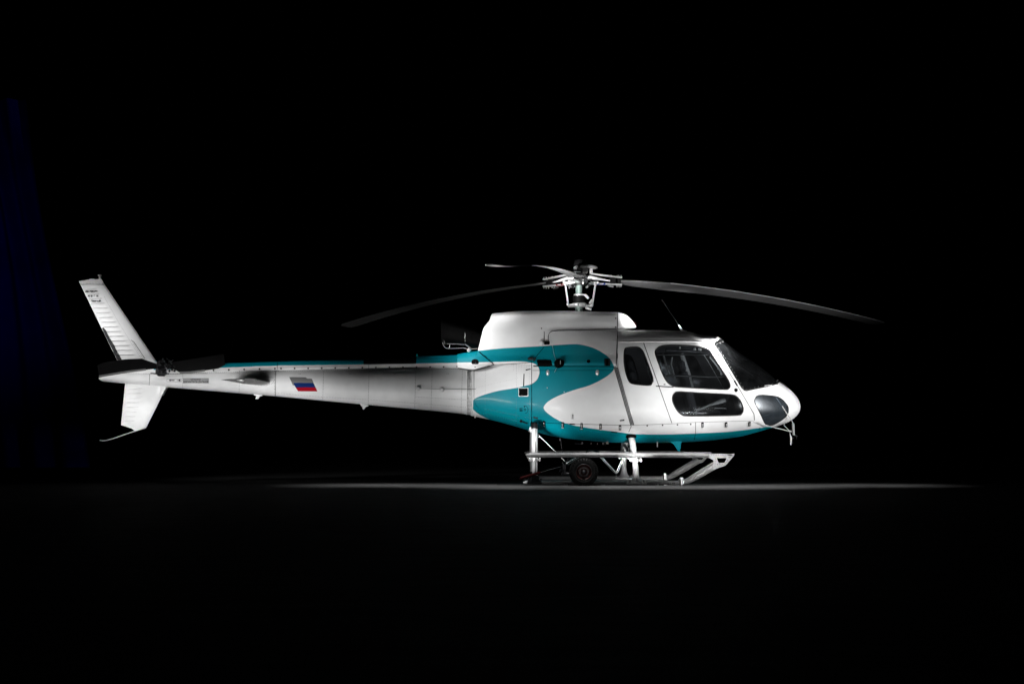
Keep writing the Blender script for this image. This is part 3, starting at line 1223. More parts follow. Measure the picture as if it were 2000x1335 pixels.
seam(g, [(933.5, 685), (965, 711.5)], 1.8, .006)
seam(g, [(965, 711.6), (948, 715.3), (924, 722.4), (893, 718)], 1.1, .006)
g.build_each('fairing_joint', 'seam_black', heli)
g = G()
g2 = cr([(1207, 668), (1260, 667.2), (1330, 667), (1370, 668), (1388, 671), (1398, 677)], 5, False)
edge_tube(g, g2, .009, .004, False)
g.build('rain_gutter', 'white_paint', heli)

# boom joints and rivets
g = G()
seam(g, [(541.5, 705), (541.5, 721)], .9)
seam(g, [(538.5, 724), (538, 773)], .8)
seam(g, [(300, 729.8), (430, 728), (540, 723.5), (720, 720.8), (893, 719.5)], .7)
seam(g, [(720.5, 712), (720, 721)], .6)
seam(g, [(292.5, 730), (291.5, 752)], .7)
g.build_each('boom_joint', 'seam_black', bm_)
g = G()
for x in (467, 536, 537.8, 631, 720, 811, 843, 902):
    dx = -1.5
    rivets(g, [(x + 1, 724), (x + dx, 812)], 2.9, .0062, .6)
rivets(g, [(541, 767), (631, 775), (720, 780), (811, 787), (912, 795)], 3.0, .0056, .6)
rivets(g, [(720, 788.5), (811, 797.5), (905, 806.5)], 3.0, .0056, .6)
rivets(g, [(811, 774.5), (912, 780.5)], 3.0, .0056, .6)
rivets(g, [(340, 728.6), (540, 724.5), (893, 720.5)], 3.6, .0056, .6)
rivets(g, [(244, 728.5), (290, 729.5), (322, 731), (357, 730)], 3.2, .0056, .6)
rivets(g, [(357, 731), (356.5, 758)], 3.2, .0056, .6)
for x in (584, 682, 770, 873):
    for d in (0, 3):
        rivet(g, x + d, 729.5, .007, .7)
g.build('rivet_row', 'rivet_grey', bm_)
g = G()
for x in np.concatenate((np.linspace(417, 537, 5), np.linspace(549, 893, 14))):
    y = np.interp(x, [400, 540, 893], [724.0, 720.0, 716.3])
    q = hit(x, y - .5)
    if q:
        g.tube([q[0] - q[1] * .005, q[0] + q[1] * .012], .013, 10)
g.build_each('tunnel_fastener', 'black', fr_)
# joint flange between boom and body: ring of bolts
g = G()
for x in (914, 916.5, 919, 921.5):
    off_ = {914: 0, 916.5: 1, 919: 0, 921.5: 1}[x]
    for p in resample([(x + .5, 724 + off_), (x - 1.5, 811)], 2.6):
        rivet(g, p[0], p[1], .008, 1.2)
g.build('flange_bolt_row', 'dark_metal', bm_)
g = G()
ring = [hit(912.6 - 1.5 * t, 724.5 + 84 * t) for t in np.linspace(0, 1, 20)]
g.tube([q[0] for q in ring if q], .010, 6)
ring = [hit(923.5 - 1.2 * t, 724.5 + 84 * t) for t in np.linspace(0, 1, 20)]
g.tube([q[0] for q in ring if q], .014, 6)
g.build_each('joint_ring', 'white_paint', bm_)

g = G()
for x in (948, 1009, 1035):
    rivets(g, [(x, 712 + (4 if x < 950 else 0)), (x - 1, 840)], 3.0, .0036, .6)
for pl in ([(951, 772), (1010, 779)], [(945, 797), (1010, 810)], [(928, 757), (1010, 738)], [(930, 768), (948, 762)], [(948, 800), (1036, 816)], [(1000, 711), (1036, 709)],
           [(950, 808), (1010, 822)]):
    rivets(g, pl, 3.0, .0034, .6)
for i in range(7):
    for j in range(4):
        rivet(g, 1003 + i * 5 + random.random(), 713 + j * 3.4, .0034, .6)
g.build('rivet_row', 'grey_paint', shell)
g = G()
for k, x in enumerate(np.arange(1083, 1204, 7.6)):
    rivet(g, x, 648 + (k % 2) * .0, .008, .9)
for x, y in ((1090, 627), (1092, 629.5), (1113, 634.5), (1170, 628), (1057, 641), (1134, 651)):
    rivet(g, x, y, .007, .9)
for x, y in ((1191, 691), (1191, 694.5), (1198, 662.5), (1201, 662.5), (1198, 665), (1201, 665)):
    rivet(g, x, y, .009, .9)
g.build('screw_row', 'bright_metal', eng)
g = G()
for x, y in ((1202.5, 621.5), (1202.5, 638.5), (1057.5, 641)):
    q = hit(x, y)
    g.tube([q[0] - q[1] * .004, q[0] + q[1] * .006], .011, 10)
q = hit(1149.4, 705.3)
g.tube([q[0] - q[1] * .004, q[0] + q[1] * .006], .028, 14)
g.build_each('black_plug', 'black', eng)
g = G()
for x, y in ((1187, 763), (1187, 767), (1069, 757), (1102, 765)):
    rivet(g, x, y, .010, .9)
g.build('screw_row', 'bright_metal', parts['cargo_door'])


# ------------------------------------------------------------------ markings
def rect(x0, y0, x1, y1):
    return [(x0, y0), (x1, y0), (x1, y1), (x0, y1)]


def write(text, px, py, size, name, parent, material='black', bv=None, shear=0.0, sx=1.0, off=.011, ang=0.0, bold=0.0, align='LEFT'):
    c = bpy.data.curves.new('t', 'FONT')
    c.body = text
    c.size = 1.0
    c.offset = bold
    c.align_x = align
    o = bpy.data.objects.new('t', c)
    COL.objects.link(o)
    bpy.context.view_layer.update()
    me = bpy.data.meshes.new_from_object(o)
    V = np.array([v.co[:] for v in me.vertices])
    Fc = [tuple(p.vertices) for p in me.polygons]
    bpy.data.objects.remove(o)
    bpy.data.curves.remove(c)
    bpy.data.meshes.remove(me)
    if len(V) == 0:
        return
    g = G()
    out = []
    ca, sa = math.cos(ang), math.sin(ang)
    for v in V:
        x, y = v[0] * sx + v[1] * shear, v[1]
        x, y = x * ca - y * sa, x * sa + y * ca
        q = hit(px + x * size, py - y * size, bv)
        out.append(q[0] + q[1] * off if q else Vector((0, 0, -1)))
    g.add(out, Fc, False)
    return g.build(name, material, parent)


decal([(565, 736), (597, 736.5), (600, 739), (608.8, 739), (620, 763.8), (582.3, 763.5), (574.8, 752), (572, 752)], 'flag_white_stripe', 'flag_white', bm_, .002)
decal([(572.8, 747.3), (612.3, 747.3), (616.2, 756), (577.4, 756)], 'flag_blue_stripe', 'flag_blue', bm_, .004)
decal([(577.4, 756), (616.2, 756), (620, 763.8), (582.3, 763.5)], 'flag_red_stripe', 'flag_red', bm_, .004)
decal(rect(357.3, 738.2, 408, 747.7), 'warning_sign', 'label_grey', bm_, .003)
write('ОПАСНО', 382.6, 742.2, 4.3, 'warning_text', bm_, sx=1.05, bold=.015, align='CENTER')
write('ДЕРЖИТЕСЬ ДАЛЬШЕ', 382.6, 746.7, 4.3, 'warning_text', bm_, sx=1.05, bold=.015, align='CENTER')
g = G()
for s_ in ([(326, 739.7), (355, 739.7), (355, 745.3), (326, 745.3), (326, 739.7)],):
    seam(g, s_, .4, .003)
decal([(329, 742.4), (333.5, 740.4), (333.5, 741.5), (341, 741.5), (341, 743.3), (333.5, 743.3), (333.5, 744.4)], '', '', g=g, off=.004, step=.6)
decal([(345, 742), (349, 742), (349, 741), (353.5, 740.6), (352, 742.4), (353.5, 744.3), (349, 743.8), (349, 742.9), (345, 742.9)], '', '', g=g, off=.004, step=.6)
g.build('arrow_marking', 'black', bm_)

# registration-door emblem, slots and inlets on the rear body
g = G()
arc = [(1025 + 6.4 * math.cos(t), 799.5 + 7.2 * math.sin(t)) for t in np.linspace(-1.9, 1.5, 16)]
seam(g, arc, .7, .003, 1.0)
decal(rect(1015, 796.6, 1021, 797.8), '', '', g=g, step=.6)
decal(rect(1015, 799.2, 1021, 800.3), '', '', g=g, step=.6)
decal(rect(1015, 801.6, 1021, 802.8), '', '', g=g, step=.6)
decal(rect(1015, 796.6, 1016.2, 802.8), '', '', g=g, step=.6)
decal(rect(1023.6, 792, 1025, 795.5), '', '', g=g, step=.6)
decal(rect(1023, 798, 1027, 799), '', '', g=g, step=.6)
decal(rect(1023, 800.5, 1027, 801.5), '', '', g=g, step=.6)
g.build('emblem_mark', 'black', shell)
decal(rect(1012.6, 756.8, 1032, 773.8), 'inlet_frame', 'white_paint', shell, .003)
decal(rect(1013.6, 758, 1030.8, 772.6), 'air_inlet', 'black', shell, .006)
decal([(1022.8, 729.5), (1024.6, 729.5), (1023.8, 754), (1021.6, 754)], 'slot', 'black', shell, .003, .6)
decal([(1026.5, 721), (1036.5, 719.6), (1036.8, 721.3), (1027, 723.4)], 'slot', 'black', shell, .003, .6)
decal([(1047.6, 702.3), (1076.5, 702.5), (1079.3, 713.8), (1050.6, 713.8)], 'cowling_grille', 'black', eng, .004)
decal(cr([(921, 707), (922.5, 702.8), (928, 701), (933.5, 702.8), (935.3, 707), (934, 710.6), (928, 711), (922, 710.6)], 4), 'drain_hole', 'black', heli, .004, .8)
q = hit(1018, 823.5)
g = G()
a = hit(1017.5, 822)[0]
b = hit(1030, 826.5)[0]
g.tube([a + Vector((0, .01, 0)), a + Vector((0, -.03, 0))], .022, 12)
g.tube([a + Vector((0, -.03, 0)), b + Vector((0, -.03, 0))], .010, 8)
g.build('fuel_cap_handle', 'black_rubber', shell)
q = hit(928, 716.5)
g = G()
g.tube([q[0], q[0] + q[1] * .006], .008, 8)
g.build('fairing_screw', 'black', heli)

# latches along the lower seam
for x, y in ((1063, 826.5), (1099, 829), (1136, 831), (1173, 832.5), (1211, 834.5), (1372, 829), (1418, 828.5), (1463.5, 827)):
    q = hit(x, y)
    up = hit(x, y - 7)[0] - hit(x, y + 7)[0]
    n = q[1]
    z = up.normalized()
    xx = z.cross(n).normalized()
    R = Matrix((xx, n, z)).transposed()
    g = G()
    g.box(q[0] + n * .006, .036, .016, .105, R, .004)
    o = g.build('latch', 'black_rubber', heli)
    g = G()
    g.box(q[0] + n * .018 + z * .008, .018, .012, .05, R, .004)
    g.box(q[0] + n * .014 - z * .045, .030, .010, .02, R)
    g.build('latch_lever', 'bright_metal', o)
# cargo door furniture
for x, y in ((1070, 727.5), (1166.7, 727.5)):
    q = hit(x, y)
    g = G()
    g.ball(q[0], .036, 12, 8, (.75, .6, 1.3))
    g.build('door_latch', 'bright_metal', parts['cargo_door'])
q = hit(1118, 812.6)
g = G()
g.box(q[0] + q[1] * .006, .045, .016, .085, None, .004)
g.build('handle_recess', 'bright_metal', parts['cargo_door'])
g = G()
g.box(q[0] + q[1] * .018 + Vector((.008, 0, 0)), .014, .02, .07, None, .003)
g.build('door_handle', 'black_rubber', parts['cargo_door'])
for x, y in ((1215, 820), (1046.5, 815)):
    q = hit(x, y)
    g = G()
    g.box(q[0] + q[1] * .006, .07, .014, .022, Matrix.Rotation(math.radians(8 if x > 1100 else -8), 3, 'Y').inverted(), .003)
    g.build('door_handle', 'dark_metal', parts['cargo_door'])
decal([(1111, 826.3), (1124, 826.6), (1122, 828.8), (1113, 828.6)], 'vent_slot', 'black', shell, .003, .7)
decal([(1193, 841.5), (1206, 843), (1205, 845), (1194, 843.6)], 'vent_slot', 'black', shell, .003, .7)
for x, y in ((1264, 830.5), (1294, 829.6), (1323, 828.7), (1349, 827.7)):
    q = hit(x, y)
    g = G()
    g.tube([q[0] - q[1] * .003, q[0] + q[1] * .008], .012, 8)
    g.build('fastener', 'black', shell)
# sliding door rail
g = G()
decal([(1199.5, 717.5), (1206.8, 716.8), (1238, 829), (1231.5, 830)], '', '', g=g, off=.004)
rail = g.build('door_rail', 'grey_paint', heli)
g = G()
seam(g, [(1199.5, 717.5), (1231.8, 830)], 1.2, .006)
seam(g, [(1206.2, 717), (1238.2, 829.5)], 1.0, .006)
seam(g, [(1202.5, 717), (1234.8, 830)], .7, .007)
g.build_each('rail_groove', 'seam_black', rail)
g = G()
edge_tube(g, resample([(1207.6, 718), (1222, 770), (1239, 828)], 4), .006, .006, False)
g.build('rail_lip', 'bright_metal', rail)
# front door handle, hinges, static port
g = G()
seam(g, [(1281, 753.6), (1300, 754.8), (1315.5, 755.6)], 2.0, .005)
g.build('door_handle', 'black', parts['front_door'])
decal(rect(1296, 749.3, 1299.6, 751.3), 'lock', 'dark_metal', parts['front_door'], .004, .6)
for pts in ([(1400.5, 689), (1405, 697)], [(1434, 743), (1439.5, 753)]):
    g = G()
    a, b = hit(*pts[0]), hit(*pts[1])
    g.tube([a[0] + a[1] * .006, b[0] + b[1] * .006], .013, 8)
    g.build('door_hinge', 'dark_metal', parts['front_door'])
q = hit(1437.5, 761.5)
g = G()
g.lathe(q[0], q[1], [(0, .030), (.02, .022), (.05, .008), (.05, 0)], 12)
g.build('temperature_probe', 'black', shell)

# ------------------------------------------------------------------ cowling furniture
q = hit(1060, 669)
g = G()
g.lathe(q[0] - q[1] * .02 + Vector((-.01, 0, 0)), Vector((-.35, -1, 0)), [(0, .045), (.05, .045), (.075, .035), (.085, .018), (.087, 0)], 18)
g.build('drain_port', 'white_paint', eng)
g = G()
q = hit(1068, 669.5)
g.box(q[0] + Vector((0, -.008, 0)), .085, .05, .052, None, .01)
g.build('drain_port_shadow', 'black', eng)  # black box standing in for the shadow beside the drain port
q = hit(1037, 702)
g = G()
g.box(q[0] + q[1] * .02, .09, .05, .045, None, .012)
g.tube([q[0] + Vector((.04, -.03, -.02)), q[0] + Vector((.07, -.06, .02))], .012, 8)
g.ball(q[0] + Vector((-.03, -.05, .015)), .02)
g.build('cowling_hook', 'dark_metal', eng)
q = hit(1094, 708)
g = G()
g.lathe(q[0] - q[1] * .03 + Vector((-.03, 0, 0)), Vector((.15, -1, 0)), [(0, .07), (.09, .065), (.12, .045), (.125, 0)], 20)
g.box(q[0] + Vector((.02, -.04, 0)), .07, .06, .08, None, .015)
scoop = g.build('air_scoop', 'black', eng)
g = G()
g.tube([q[0] + Vector((.0, -.12, .03)), q[0] + Vector((.0, -.12, -.03))], .006, 6)
g.build('scoop_pin', 'bright_metal', scoop)
g = G()
pts = [hit(x, y) for x, y in cr([(1072, 651), (1078, 670), (1082, 690), (1086, 705), (1088, 716), (1083, 727)], 4, False)]
g.tube([p[0] + p[1] * .012 for p in pts], .0028, 6)
g.build('lanyard', 'bright_metal', eng)
g = G()
q = hit(1186, 707)
for dx in (-.028, .028):
    g.box(q[0] + Vector((dx, -.02, 0)), .02, .04, .10, None, .004)
g.build_each('cowling_hinge', 'dark_metal', eng)
g = G()
q = hit(1186, 707)
g.box(q[0] + Vector((0, -.008, 0)), .085, .02, .11, None, .004)
g.build('hinge_plate', 'black', eng)

# exhaust
g = G()
sec = []
for px, t, b, w in ((944, 650, 683, .24), (925, 643, 678, .25), (900, 636, 673, .26), (872, 628, 670, .27), (863, 625, 669, .275)):
    sec.append(CIR(px, t, b, w, 9, .6))
ex = loft(sec, ds=3, sub=4)
exo = build(ex, 'exhaust_pipe', 'exhaust_black', heli)
g = G()
g.tube([pw(861.5, 643, -.2), pw(866, 660, -.2), pw(869.5, 673, -.2)], .006, 6)
g.tube([pw(864.5, 668, -.22), pw(866, 674, -.22), pw(870, 679, -.22), pw(876, 680, -.22), pw(890, 679.7, -.22), pw(904, 678.8, -.22), pw(914, 681.5, -.22)], .006, 6)
g.tube([pw(908.3, 648, -.3), pw(908.3, 672, -.3)], .0028, 6)
g.tube([pw(908.3, 672, -.3), pw(916, 677, -.3), pw(921, 681, -.3), pw(933, 680.5, -.3)], .008, 6)
g.tube([pw(872, 671, -.25), pw(890, 671.5, -.25), pw(907, 672.5, -.25)], .005, 6)
g.tube([pw(878.6, 673, -.22), pw(878.3, 680, -.22)], .008, 6)
g.build('exhaust_rail', 'rivet_grey', exo)
g = G()
q = pw(916, 683.5, -.26)
g.box(q, .055, .04, .06, Matrix.Rotation(.6, 3, 'Y'), .01)
g.build('exhaust_bracket', 'bright_metal', exo)

# antennas on boom / roof / belly
g = G()
g.prism([(811.5, 716), (811.8, 700), (812.5, 692.5), (814.5, 690.5), (816.5, 693), (818, 702), (818.3, 716)], None, -.05, .0)
g.build('blade_antenna', 'teal_paint', heli)
for pts in ([(495, 769), (511, 771), (512, 773), (507, 773.4), (503.5, 778.8), (499, 778.8), (500.5, 773.2), (496, 771.5)],
            [(703, 788.5), (719.5, 791), (718.5, 793), (714, 793.8), (710, 799.5), (708.5, 799), (707.5, 793.8), (704.5, 791.5)]):
    g = G()
    g.prism(pts, None, -.03, .03)
    g.build('blade_antenna', 'white_paint', heli)
g = G()
g.tube([pw(x, y, -.1) for x, y in ((1340, 649), (1334, 646), (1329.5, 641), (1325.5, 634.5))], [.034, .024, .018, .012], 10)
whip = g.build('antenna_base', 'white_paint', heli)
g = G()
g.tube([pw(1325.5, 634.5, -.1), pw(1309, 610, -.1), pw(1293, 585, -.1)], [.006, .004, .003], 6)
g.build('whip_antenna', 'dark_metal', whip)
g = G()
g.prism([(1304, 861), (1333, 861), (1330.5, 864), (1328.5, 880.5), (1324.5, 880.8), (1317, 868), (1314, 865.5)], None, -.35, -.30)
g.build('belly_antenna', 'teal_paint', heli)
g = G()
g.tube([pw(1283.8, 862, -.3), pw(1283.8, 873, -.3)], .010, 8)
g.build('drain_pipe', 'light_plastic', heli)
g = G()
g.tube([pw(928, 812, -.1), pw(928, 816, -.1)], .012, 8)
g.build('drain_pipe', 'light_plastic', heli)
# HF wire posts on the boom
posts = G()
for x, y in ((818, 758), (863.5, 759.8)):
    q = hit(x, y)
    g = G()
    g.lathe(q[0], q[1], [(0, .042), (.01, .040), (.02, .026), (.045, .022), (.055, .012), (.056, 0)], 16)
    po = g.build('antenna_post', 'white_paint', bm_)
a, b, c, d = [hit(x, y) for x, y in ((818, 758), (863.5, 759.8), (912, 760), (930, 759.5))]
g = G()
g.tube([a[0] + a[1] * .05, b[0] + b[1] * .045, c[0] + c[1] * .03, d[0] + d[1] * .01], .004, 6)
g.build('antenna_wire', 'grey_paint', bm_)

# belly: cargo hook, cables and little fittings hanging below the body
g = G()
for px, py, s_ in ((1094, 858, .02), (1137, 865, .02), (1186, 863.5, .028), (1178, 866, .02), (1155, 866, .015), (1167, 866, .015)):
    g.box(pw(px, py, -.3), s_ * 1.5, s_, s_ * 2, None, .004)
g.tube([pw(1122, 865.5, -.3), pw(1136, 866.5, -.3), pw(1137, 862, -.3)], .005, 6)
g.tube([pw(1096, 858, -.3), pw(1096, 868, -.3), pw(1100, 890, -.3)], .003, 6)
g.tube([pw(1181, 866, -.3), pw(1186, 876, -.3), pw(1196, 881, -.3), pw(1209, 882.5, -.3), pw(1218, 880, -.3)], .0035, 6)
g.tube([pw(1165, 879, -.3), pw(1190, 874, -.3), pw(1216, 871, -.3)], .003, 6)
g.build_each('belly_fitting', 'dark_metal', heli)
g = G()
rnd = random.Random(3)
for k in range(16):
    a = pw(1214 + rnd.random() * 16, 864 + rnd.random() * 20, -.2 + rnd.random() * .3)
    b = a + np.array((rnd.uniform(-.05, .05), rnd.uniform(-.05, .05), rnd.uniform(-.1, .1)))
    g.tube([a, b], rnd.uniform(.005, .012), 6)
g.box(pw(1221, 884, 0), .10, .1, .05, None, .01)
g.box(pw(1222, 868, 0), .07, .1, .08, None, .01)
g.build('cargo_hook', 'steel', heli)

# ------------------------------------------------------------------ nose: wire cutter, probes
g = G()
nx = [hit(1500.6, 753.5)[0] + Vector((0, -.01, 0)), Vector(pw(1520, 782, -.50)), Vector(pw(1538, 808.7, -.42)), Vector(pw(1545.6, 819.5, -.32)), Vector(pw(1549, 827, -.26))]
g.tube(nx, .007, 8)
g.tube([Vector(pw(1549, 826.6, -.26)), Vector(pw(1549.4, 838, -.22)), Vector(pw(1550.2, 849, -.2))], .018, 10)
wc = g.build('wire_cutter', 'light_plastic', heli)
g = G()
g.prism([(1542.6, 843), (1545, 851), (1546.5, 851), (1547, 856), (1545.5, 869), (1543.5, 868), (1543.8, 856)], None, -.22, -.20)
g.build('cutter_blade', 'bright_metal', wc)
g = G()
g.tube([Vector(pw(1480, 824, -.62)), Vector(pw(1488, 827, -.60)), Vector(pw(1505, 832.5, -.5)), Vector(pw(1520, 836, -.4)), Vector(pw(1537.8, 840.5, -.3)), Vector(pw(1546, 843, -.22))], .006, 8)
g.tube([Vector(pw(1533, 826, -.2)), Vector(pw(1531, 830, -.25)), Vector(pw(1541, 840, -.25)), Vector(pw(1546, 842, -.2))], .006, 8)
g.build_each('cutter_stay', 'light_plastic', wc)
g = G()
for px, py in ((1541, 842), (1545, 840), (1553, 850), (1556, 851), (1549, 855), (1547, 864)):
    g.ball(pw(px, py, -.2), .014, 8, 6, (1.4, 1, .8))
g.tube([pw(1551, 850, -.2), pw(1556, 853, -.2), pw(1555, 858, -.2)], .006, 6)
g.build('cutter_bolt', 'dark_metal', wc)
g = G()
a, b = hit(1466, 823), hit(1476, 823.5)
g.tube([a[0], a[0] + a[1] * .012, b[0] + b[1] * .018, Vector(pw(1481, 824, -.64))], [.008, .012, .011, .006], 10)
g.build('pitot_tube', 'white_paint', heli)
g = G()
g.tube([pw(1516, 744, -.1), pw(1519.5, 741.5, -.1)], .014, 8)
g.tube([pw(1523, 746, -.12), pw(1530, 750, -.12), pw(1537, 755.5, -.12)], .010, 8)
g.build('wiper_arm', 'dark_metal', heli)
g = G()
a = [hit(x, y) for x, y in ((1492, 753.5), (1500.6, 753), (1506, 752.5))]
g.tube([q[0] + q[1] * .02 for q in a], .007, 6)
g.build('probe_bracket', 'bright_metal', heli)

# upper strobe at the cowling nose
g = G()
for px, py in ((1239.5, 629.5), (1241.5, 633)):
    g.ball(pw(px, py, -.02), .02, 10, 6)
g.build_each('strobe_lamp', 'lens_red', heli)


# ------------------------------------------------------------------ fins
def fin(name, LE, TE, spans, th0, th1, ribs=None, yc=0.0, nc=70, ns=200, tmax=.3):
    """LE / TE: photo outline points from one end of the span to the other"""
    LE, TE = np.array(LE, float), np.array(TE, float)
    v = np.linspace(0, 1, ns)
    tl = np.linspace(0, 1, len(LE))
    le = np.stack([np.interp(v, tl, LE[:, c]) for c in (0, 1)], 1)
    te = np.stack([np.interp(v, tl, TE[:, c]) for c in (0, 1)], 1)
    u = (1 - np.cos(np.linspace(0, math.pi, nc))) / 2
    prof = 5 * (0.2969 * np.sqrt(u) - .126 * u - .3516 * u ** 2 + .2843 * u ** 3 - .1036 * u ** 4)   # per unit of max half-thickness*2
    verts = []
    for sg in (-1, 1):
        for j in range(ns):
            for i in range(nc):
                p = le[j] + (te[j] - le[j]) * u[i]
                th = (th0 + (th1 - th0) * v[j])
                y = sg * (prof[i] * th + .002)
                if ribs is not None:
                    y += sg * ribs(p[0], p[1], u[i])
                verts.append(pw(p[0], p[1], yc) + np.array((0, y, 0)))
    f = []
    n = ns * nc
    for b, rev in ((0, False), (n, True)):
        for j in range(ns - 1):
            for i in range(nc - 1):
                q = (b + j * nc + i, b + j * nc + i + 1, b + (j + 1) * nc + i + 1, b + (j + 1) * nc + i)
                f.append(q[::-1] if rev else q)
    for j in range(ns - 1):
        f.append((j * nc + nc - 1, (j + 1) * nc + nc - 1, n + (j + 1) * nc + nc - 1, n + j * nc + nc - 1))
        f.append((j * nc, (j + 1) * nc, n + (j + 1) * nc, n + j * nc))
    for j in (0, ns - 1):
        f.append(tuple(j * nc + i for i in range(nc)) + tuple(n + j * nc + i for i in range(nc - 1, -1, -1)))
    g = G()
    g.add(verts, f)
    return g


RY = [564.3 + 9.12 * k for k in range(15)]


def ribs_up(px, py, u):
    if u > .97:
        return 0
    k = (py - RY[0]) / 9.12
    if k < -.4 or k > 14.4:
        return 0
    d = abs(k - round(k)) * 9.12
    # windows along the chord: from near the trailing edge to mid chord
    e = max(0, min(1, (u - .42) / .09)) * max(0, min(1, (.93 - u) / .05))
    return .015 * e * math.exp(-(d / 1.15) ** 2)


g = fin('fin', [(199.5, 553), (304, 702), (322, 728)], [(157.5, 556), (229, 703), (243, 731)], 0, .045, .085, ribs_up)
# the list above has three points; keep them evenly spread along the span
g = fin('fin', [(201, 549), (200 + 104 * .92, 549 + 153 * .92 + 2), (318, 727)], [(154.5, 550.5), (222, 689), (241, 731)], 0, .05, .085, ribs_up)
LEa, TEa = np.array((200.5, 549.)), np.array((154.8, 551.))
LEb, TEb = np.array((322., 729.)), np.array((242., 730.))
g = fin('fin', [LEa, LEb], [TEa, TEb], 0, .055, .09, ribs_up, ns=330, nc=60)
finu = g.build('upper_fin', 'white_paint', heli)
FB = BVHTree.FromPolygons([Vector(v) for v in g.v], g.f)
g = fin('cap', [(197.5, 544.8), (201.2, 550)], [(170, 546), (154.8, 551)], 0, .02, .05, None, ns=12, nc=30)
g.prism([(154, 549), (160, 547.8), (197, 544.6), (201, 549.8), (155, 551)], None, -.02, .02)
g.build('fin_tip_cap', 'white_paint', finu)
g = G()
g.tube([pw(195.3, 546, 0), pw(195.3, 538.5, 0)], .018, 12)
g.tube([pw(195.3, 538.6, 0), pw(195.3, 536.8, 0)], .034, 12)
g.build('tail_light', 'light_plastic', finu)
g = G()
g.ball(pw(180, 546, 0), .05, 12, 8, (1, .5, .35))
g.build('antenna_bulge', 'white_paint', finu)
g = G()
seam(g, [(156, 556), (175, 555), (204, 556)], .7, .003, 2, FB)
seam(g, [(256, 664), (261, 667), (283, 700)], .8, .003, 2, FB)
g.build_each('fin_joint', 'seam_black', finu)
g = G()
rivets(g, [(157, 554), (180, 553.2), (203, 554)], 2.6, .006, .7, FB)
rivets(g, [(204, 580), (232, 630), (253, 664), (276, 700)], 2.8, .0045, .6, FB)
rivets(g, [(259, 668), (280, 701)], 3.4, .005, .6, FB)
g.build('rivet_row', 'grey_paint', finu)
decal([(199, 641), (202, 639), (207, 645), (214, 659), (222, 672), (229, 686), (238, 702), (227, 703), (214, 676)], 'trim_strip', 'dark_metal', finu, .004, 1.0, FB)
write('AS 350 B3', 167, 570.7, 5.6, 'fin_text', finu, bv=FB, sx=.98, bold=.05, shear=.12, ang=-.02)
write('4 9 6 9', 172, 579.4, 5.2, 'fin_text', finu, bv=FB, sx=1.35, bold=.04, ang=-.02)
write('écureuil', 178, 589.3, 6.2, 'fin_text', finu, bv=FB, sx=.90, bold=.05, shear=.2, ang=-.02)


def ribs_low(px, py, u):
    k = (py - 759) / 9.0
    if k < -.4 or k > 7.4 or u > .97:
        return 0
    d = abs(k - round(k)) * 9.0
    e = max(0, min(1, (u - .52) / .05)) * max(0, min(1, (.95 - u) / .04))
    return .011 * e * math.exp(-(d / .8) ** 2)


g = fin('fin', [(326, 752), (306, 794), (285.8, 834)], [(244.8, 745), (240.5, 790), (236.3, 830)], 0, .07, .035, ribs_low, ns=200)
finl = g.build('lower_fin', 'white_paint', heli)
g = G()
g.prism([(236.3, 829.7), (285.8, 833.7), (276, 838), (264, 841.3), (256, 835.8)], None, -.02, .02)
g.build('fin_tip_cap', 'white_paint', finl)
g = G()
g.tube([pw(285, 834.5, 0), pw(264, 841, 0), pw(240, 849.2, 0), pw(222, 855.6, 0), pw(207, 859.8, 0), pw(200, 860, 0), pw(195, 859, 0)], .009, 8)
g.build('tail_bumper', 'light_plastic', finl)
g = G()
g.prism([(312, 753), (326, 753.5), (316, 772), (313, 768)], None, -.06, .06)
g.build('fin_bracket', 'white_paint', finl)

# horizontal stabiliser (the dark reflection at its tips is put into their colour)
g = G()
n = 24
prof = []
for k in range(n + 1):
    u = (1 - math.cos(math.pi * k / n)) / 2
    t = 5 * .13 * (0.2969 * math.sqrt(u) - .126 * u - .3516 * u ** 2 + .2843 * u ** 3 - .1036 * u ** 4)
    prof.append((u, t))
loop = [(u, t * .55) for u, t in prof] + [(u, -t * 1.15) for u, t in prof[::-1][1:-1]]
c0 = .53


def sec_(y, xl, z, c):
    return [Vector((xl - u * c, y, z + t * c)) for u, t in loop]


rows = [sec_(y, -3.75, 1.555, c0) for y in (-1.27, -1.2, -.6, 0, .6, 1.27)]
m_ = len(loop)
vs = [p for r_ in rows for p in r_]
fs = [(i * m_ + k, i * m_ + (k + 1) % m_, (i + 1) * m_ + (k + 1) % m_, (i + 1) * m_ + k) for i in range(len(rows) - 1) for k in range(m_)]
g.add(vs, fs)
stab = g.build('horizontal_stabiliser', 'white_paint', heli)
g = G()
for y, s_ in ((-1.272, 1), (1.272, -1)):
    g.add(sec_(y, -3.75, 1.555, c0 * 1.0), [tuple(range(m_))], False)
g.build_each('stabiliser_tip_reflection', 'gasket', stab)  # gasket colour stands in for the dark reflection at the tips
g = G()
g.tube([pw(462, 741.5, -1.30), pw(468, 742, -1.31), pw(475, 742.6, -1.31), pw(477, 742.6, -1.3)], [.004, .018, .022, .008], 10)
g.build('position_light', 'bright_metal', stab)
g = G()
edge = [(500, 736), (520, 735), (533, 737), (536, 741), (533, 748), (520, 752), (505, 752), (480, 748)]
rivets(g, edge, 3, .006, .7)
g.build('rivet_row', 'dark_metal', stab)

# ------------------------------------------------------------------ tail rotor (its own depth, at the right of the boom)
TRY = -.42
tr = G()
tr.lathe(pw(316, 713, TRY), (0, 1, 0), [(-.10, 0), (-.10, .03), (-.05, .035), (-.04, .075), (0, .08), (.02, .045), (.42, .045)], 18)
trh = tr.build('tail_rotor_hub', 'dark_metal', heli)


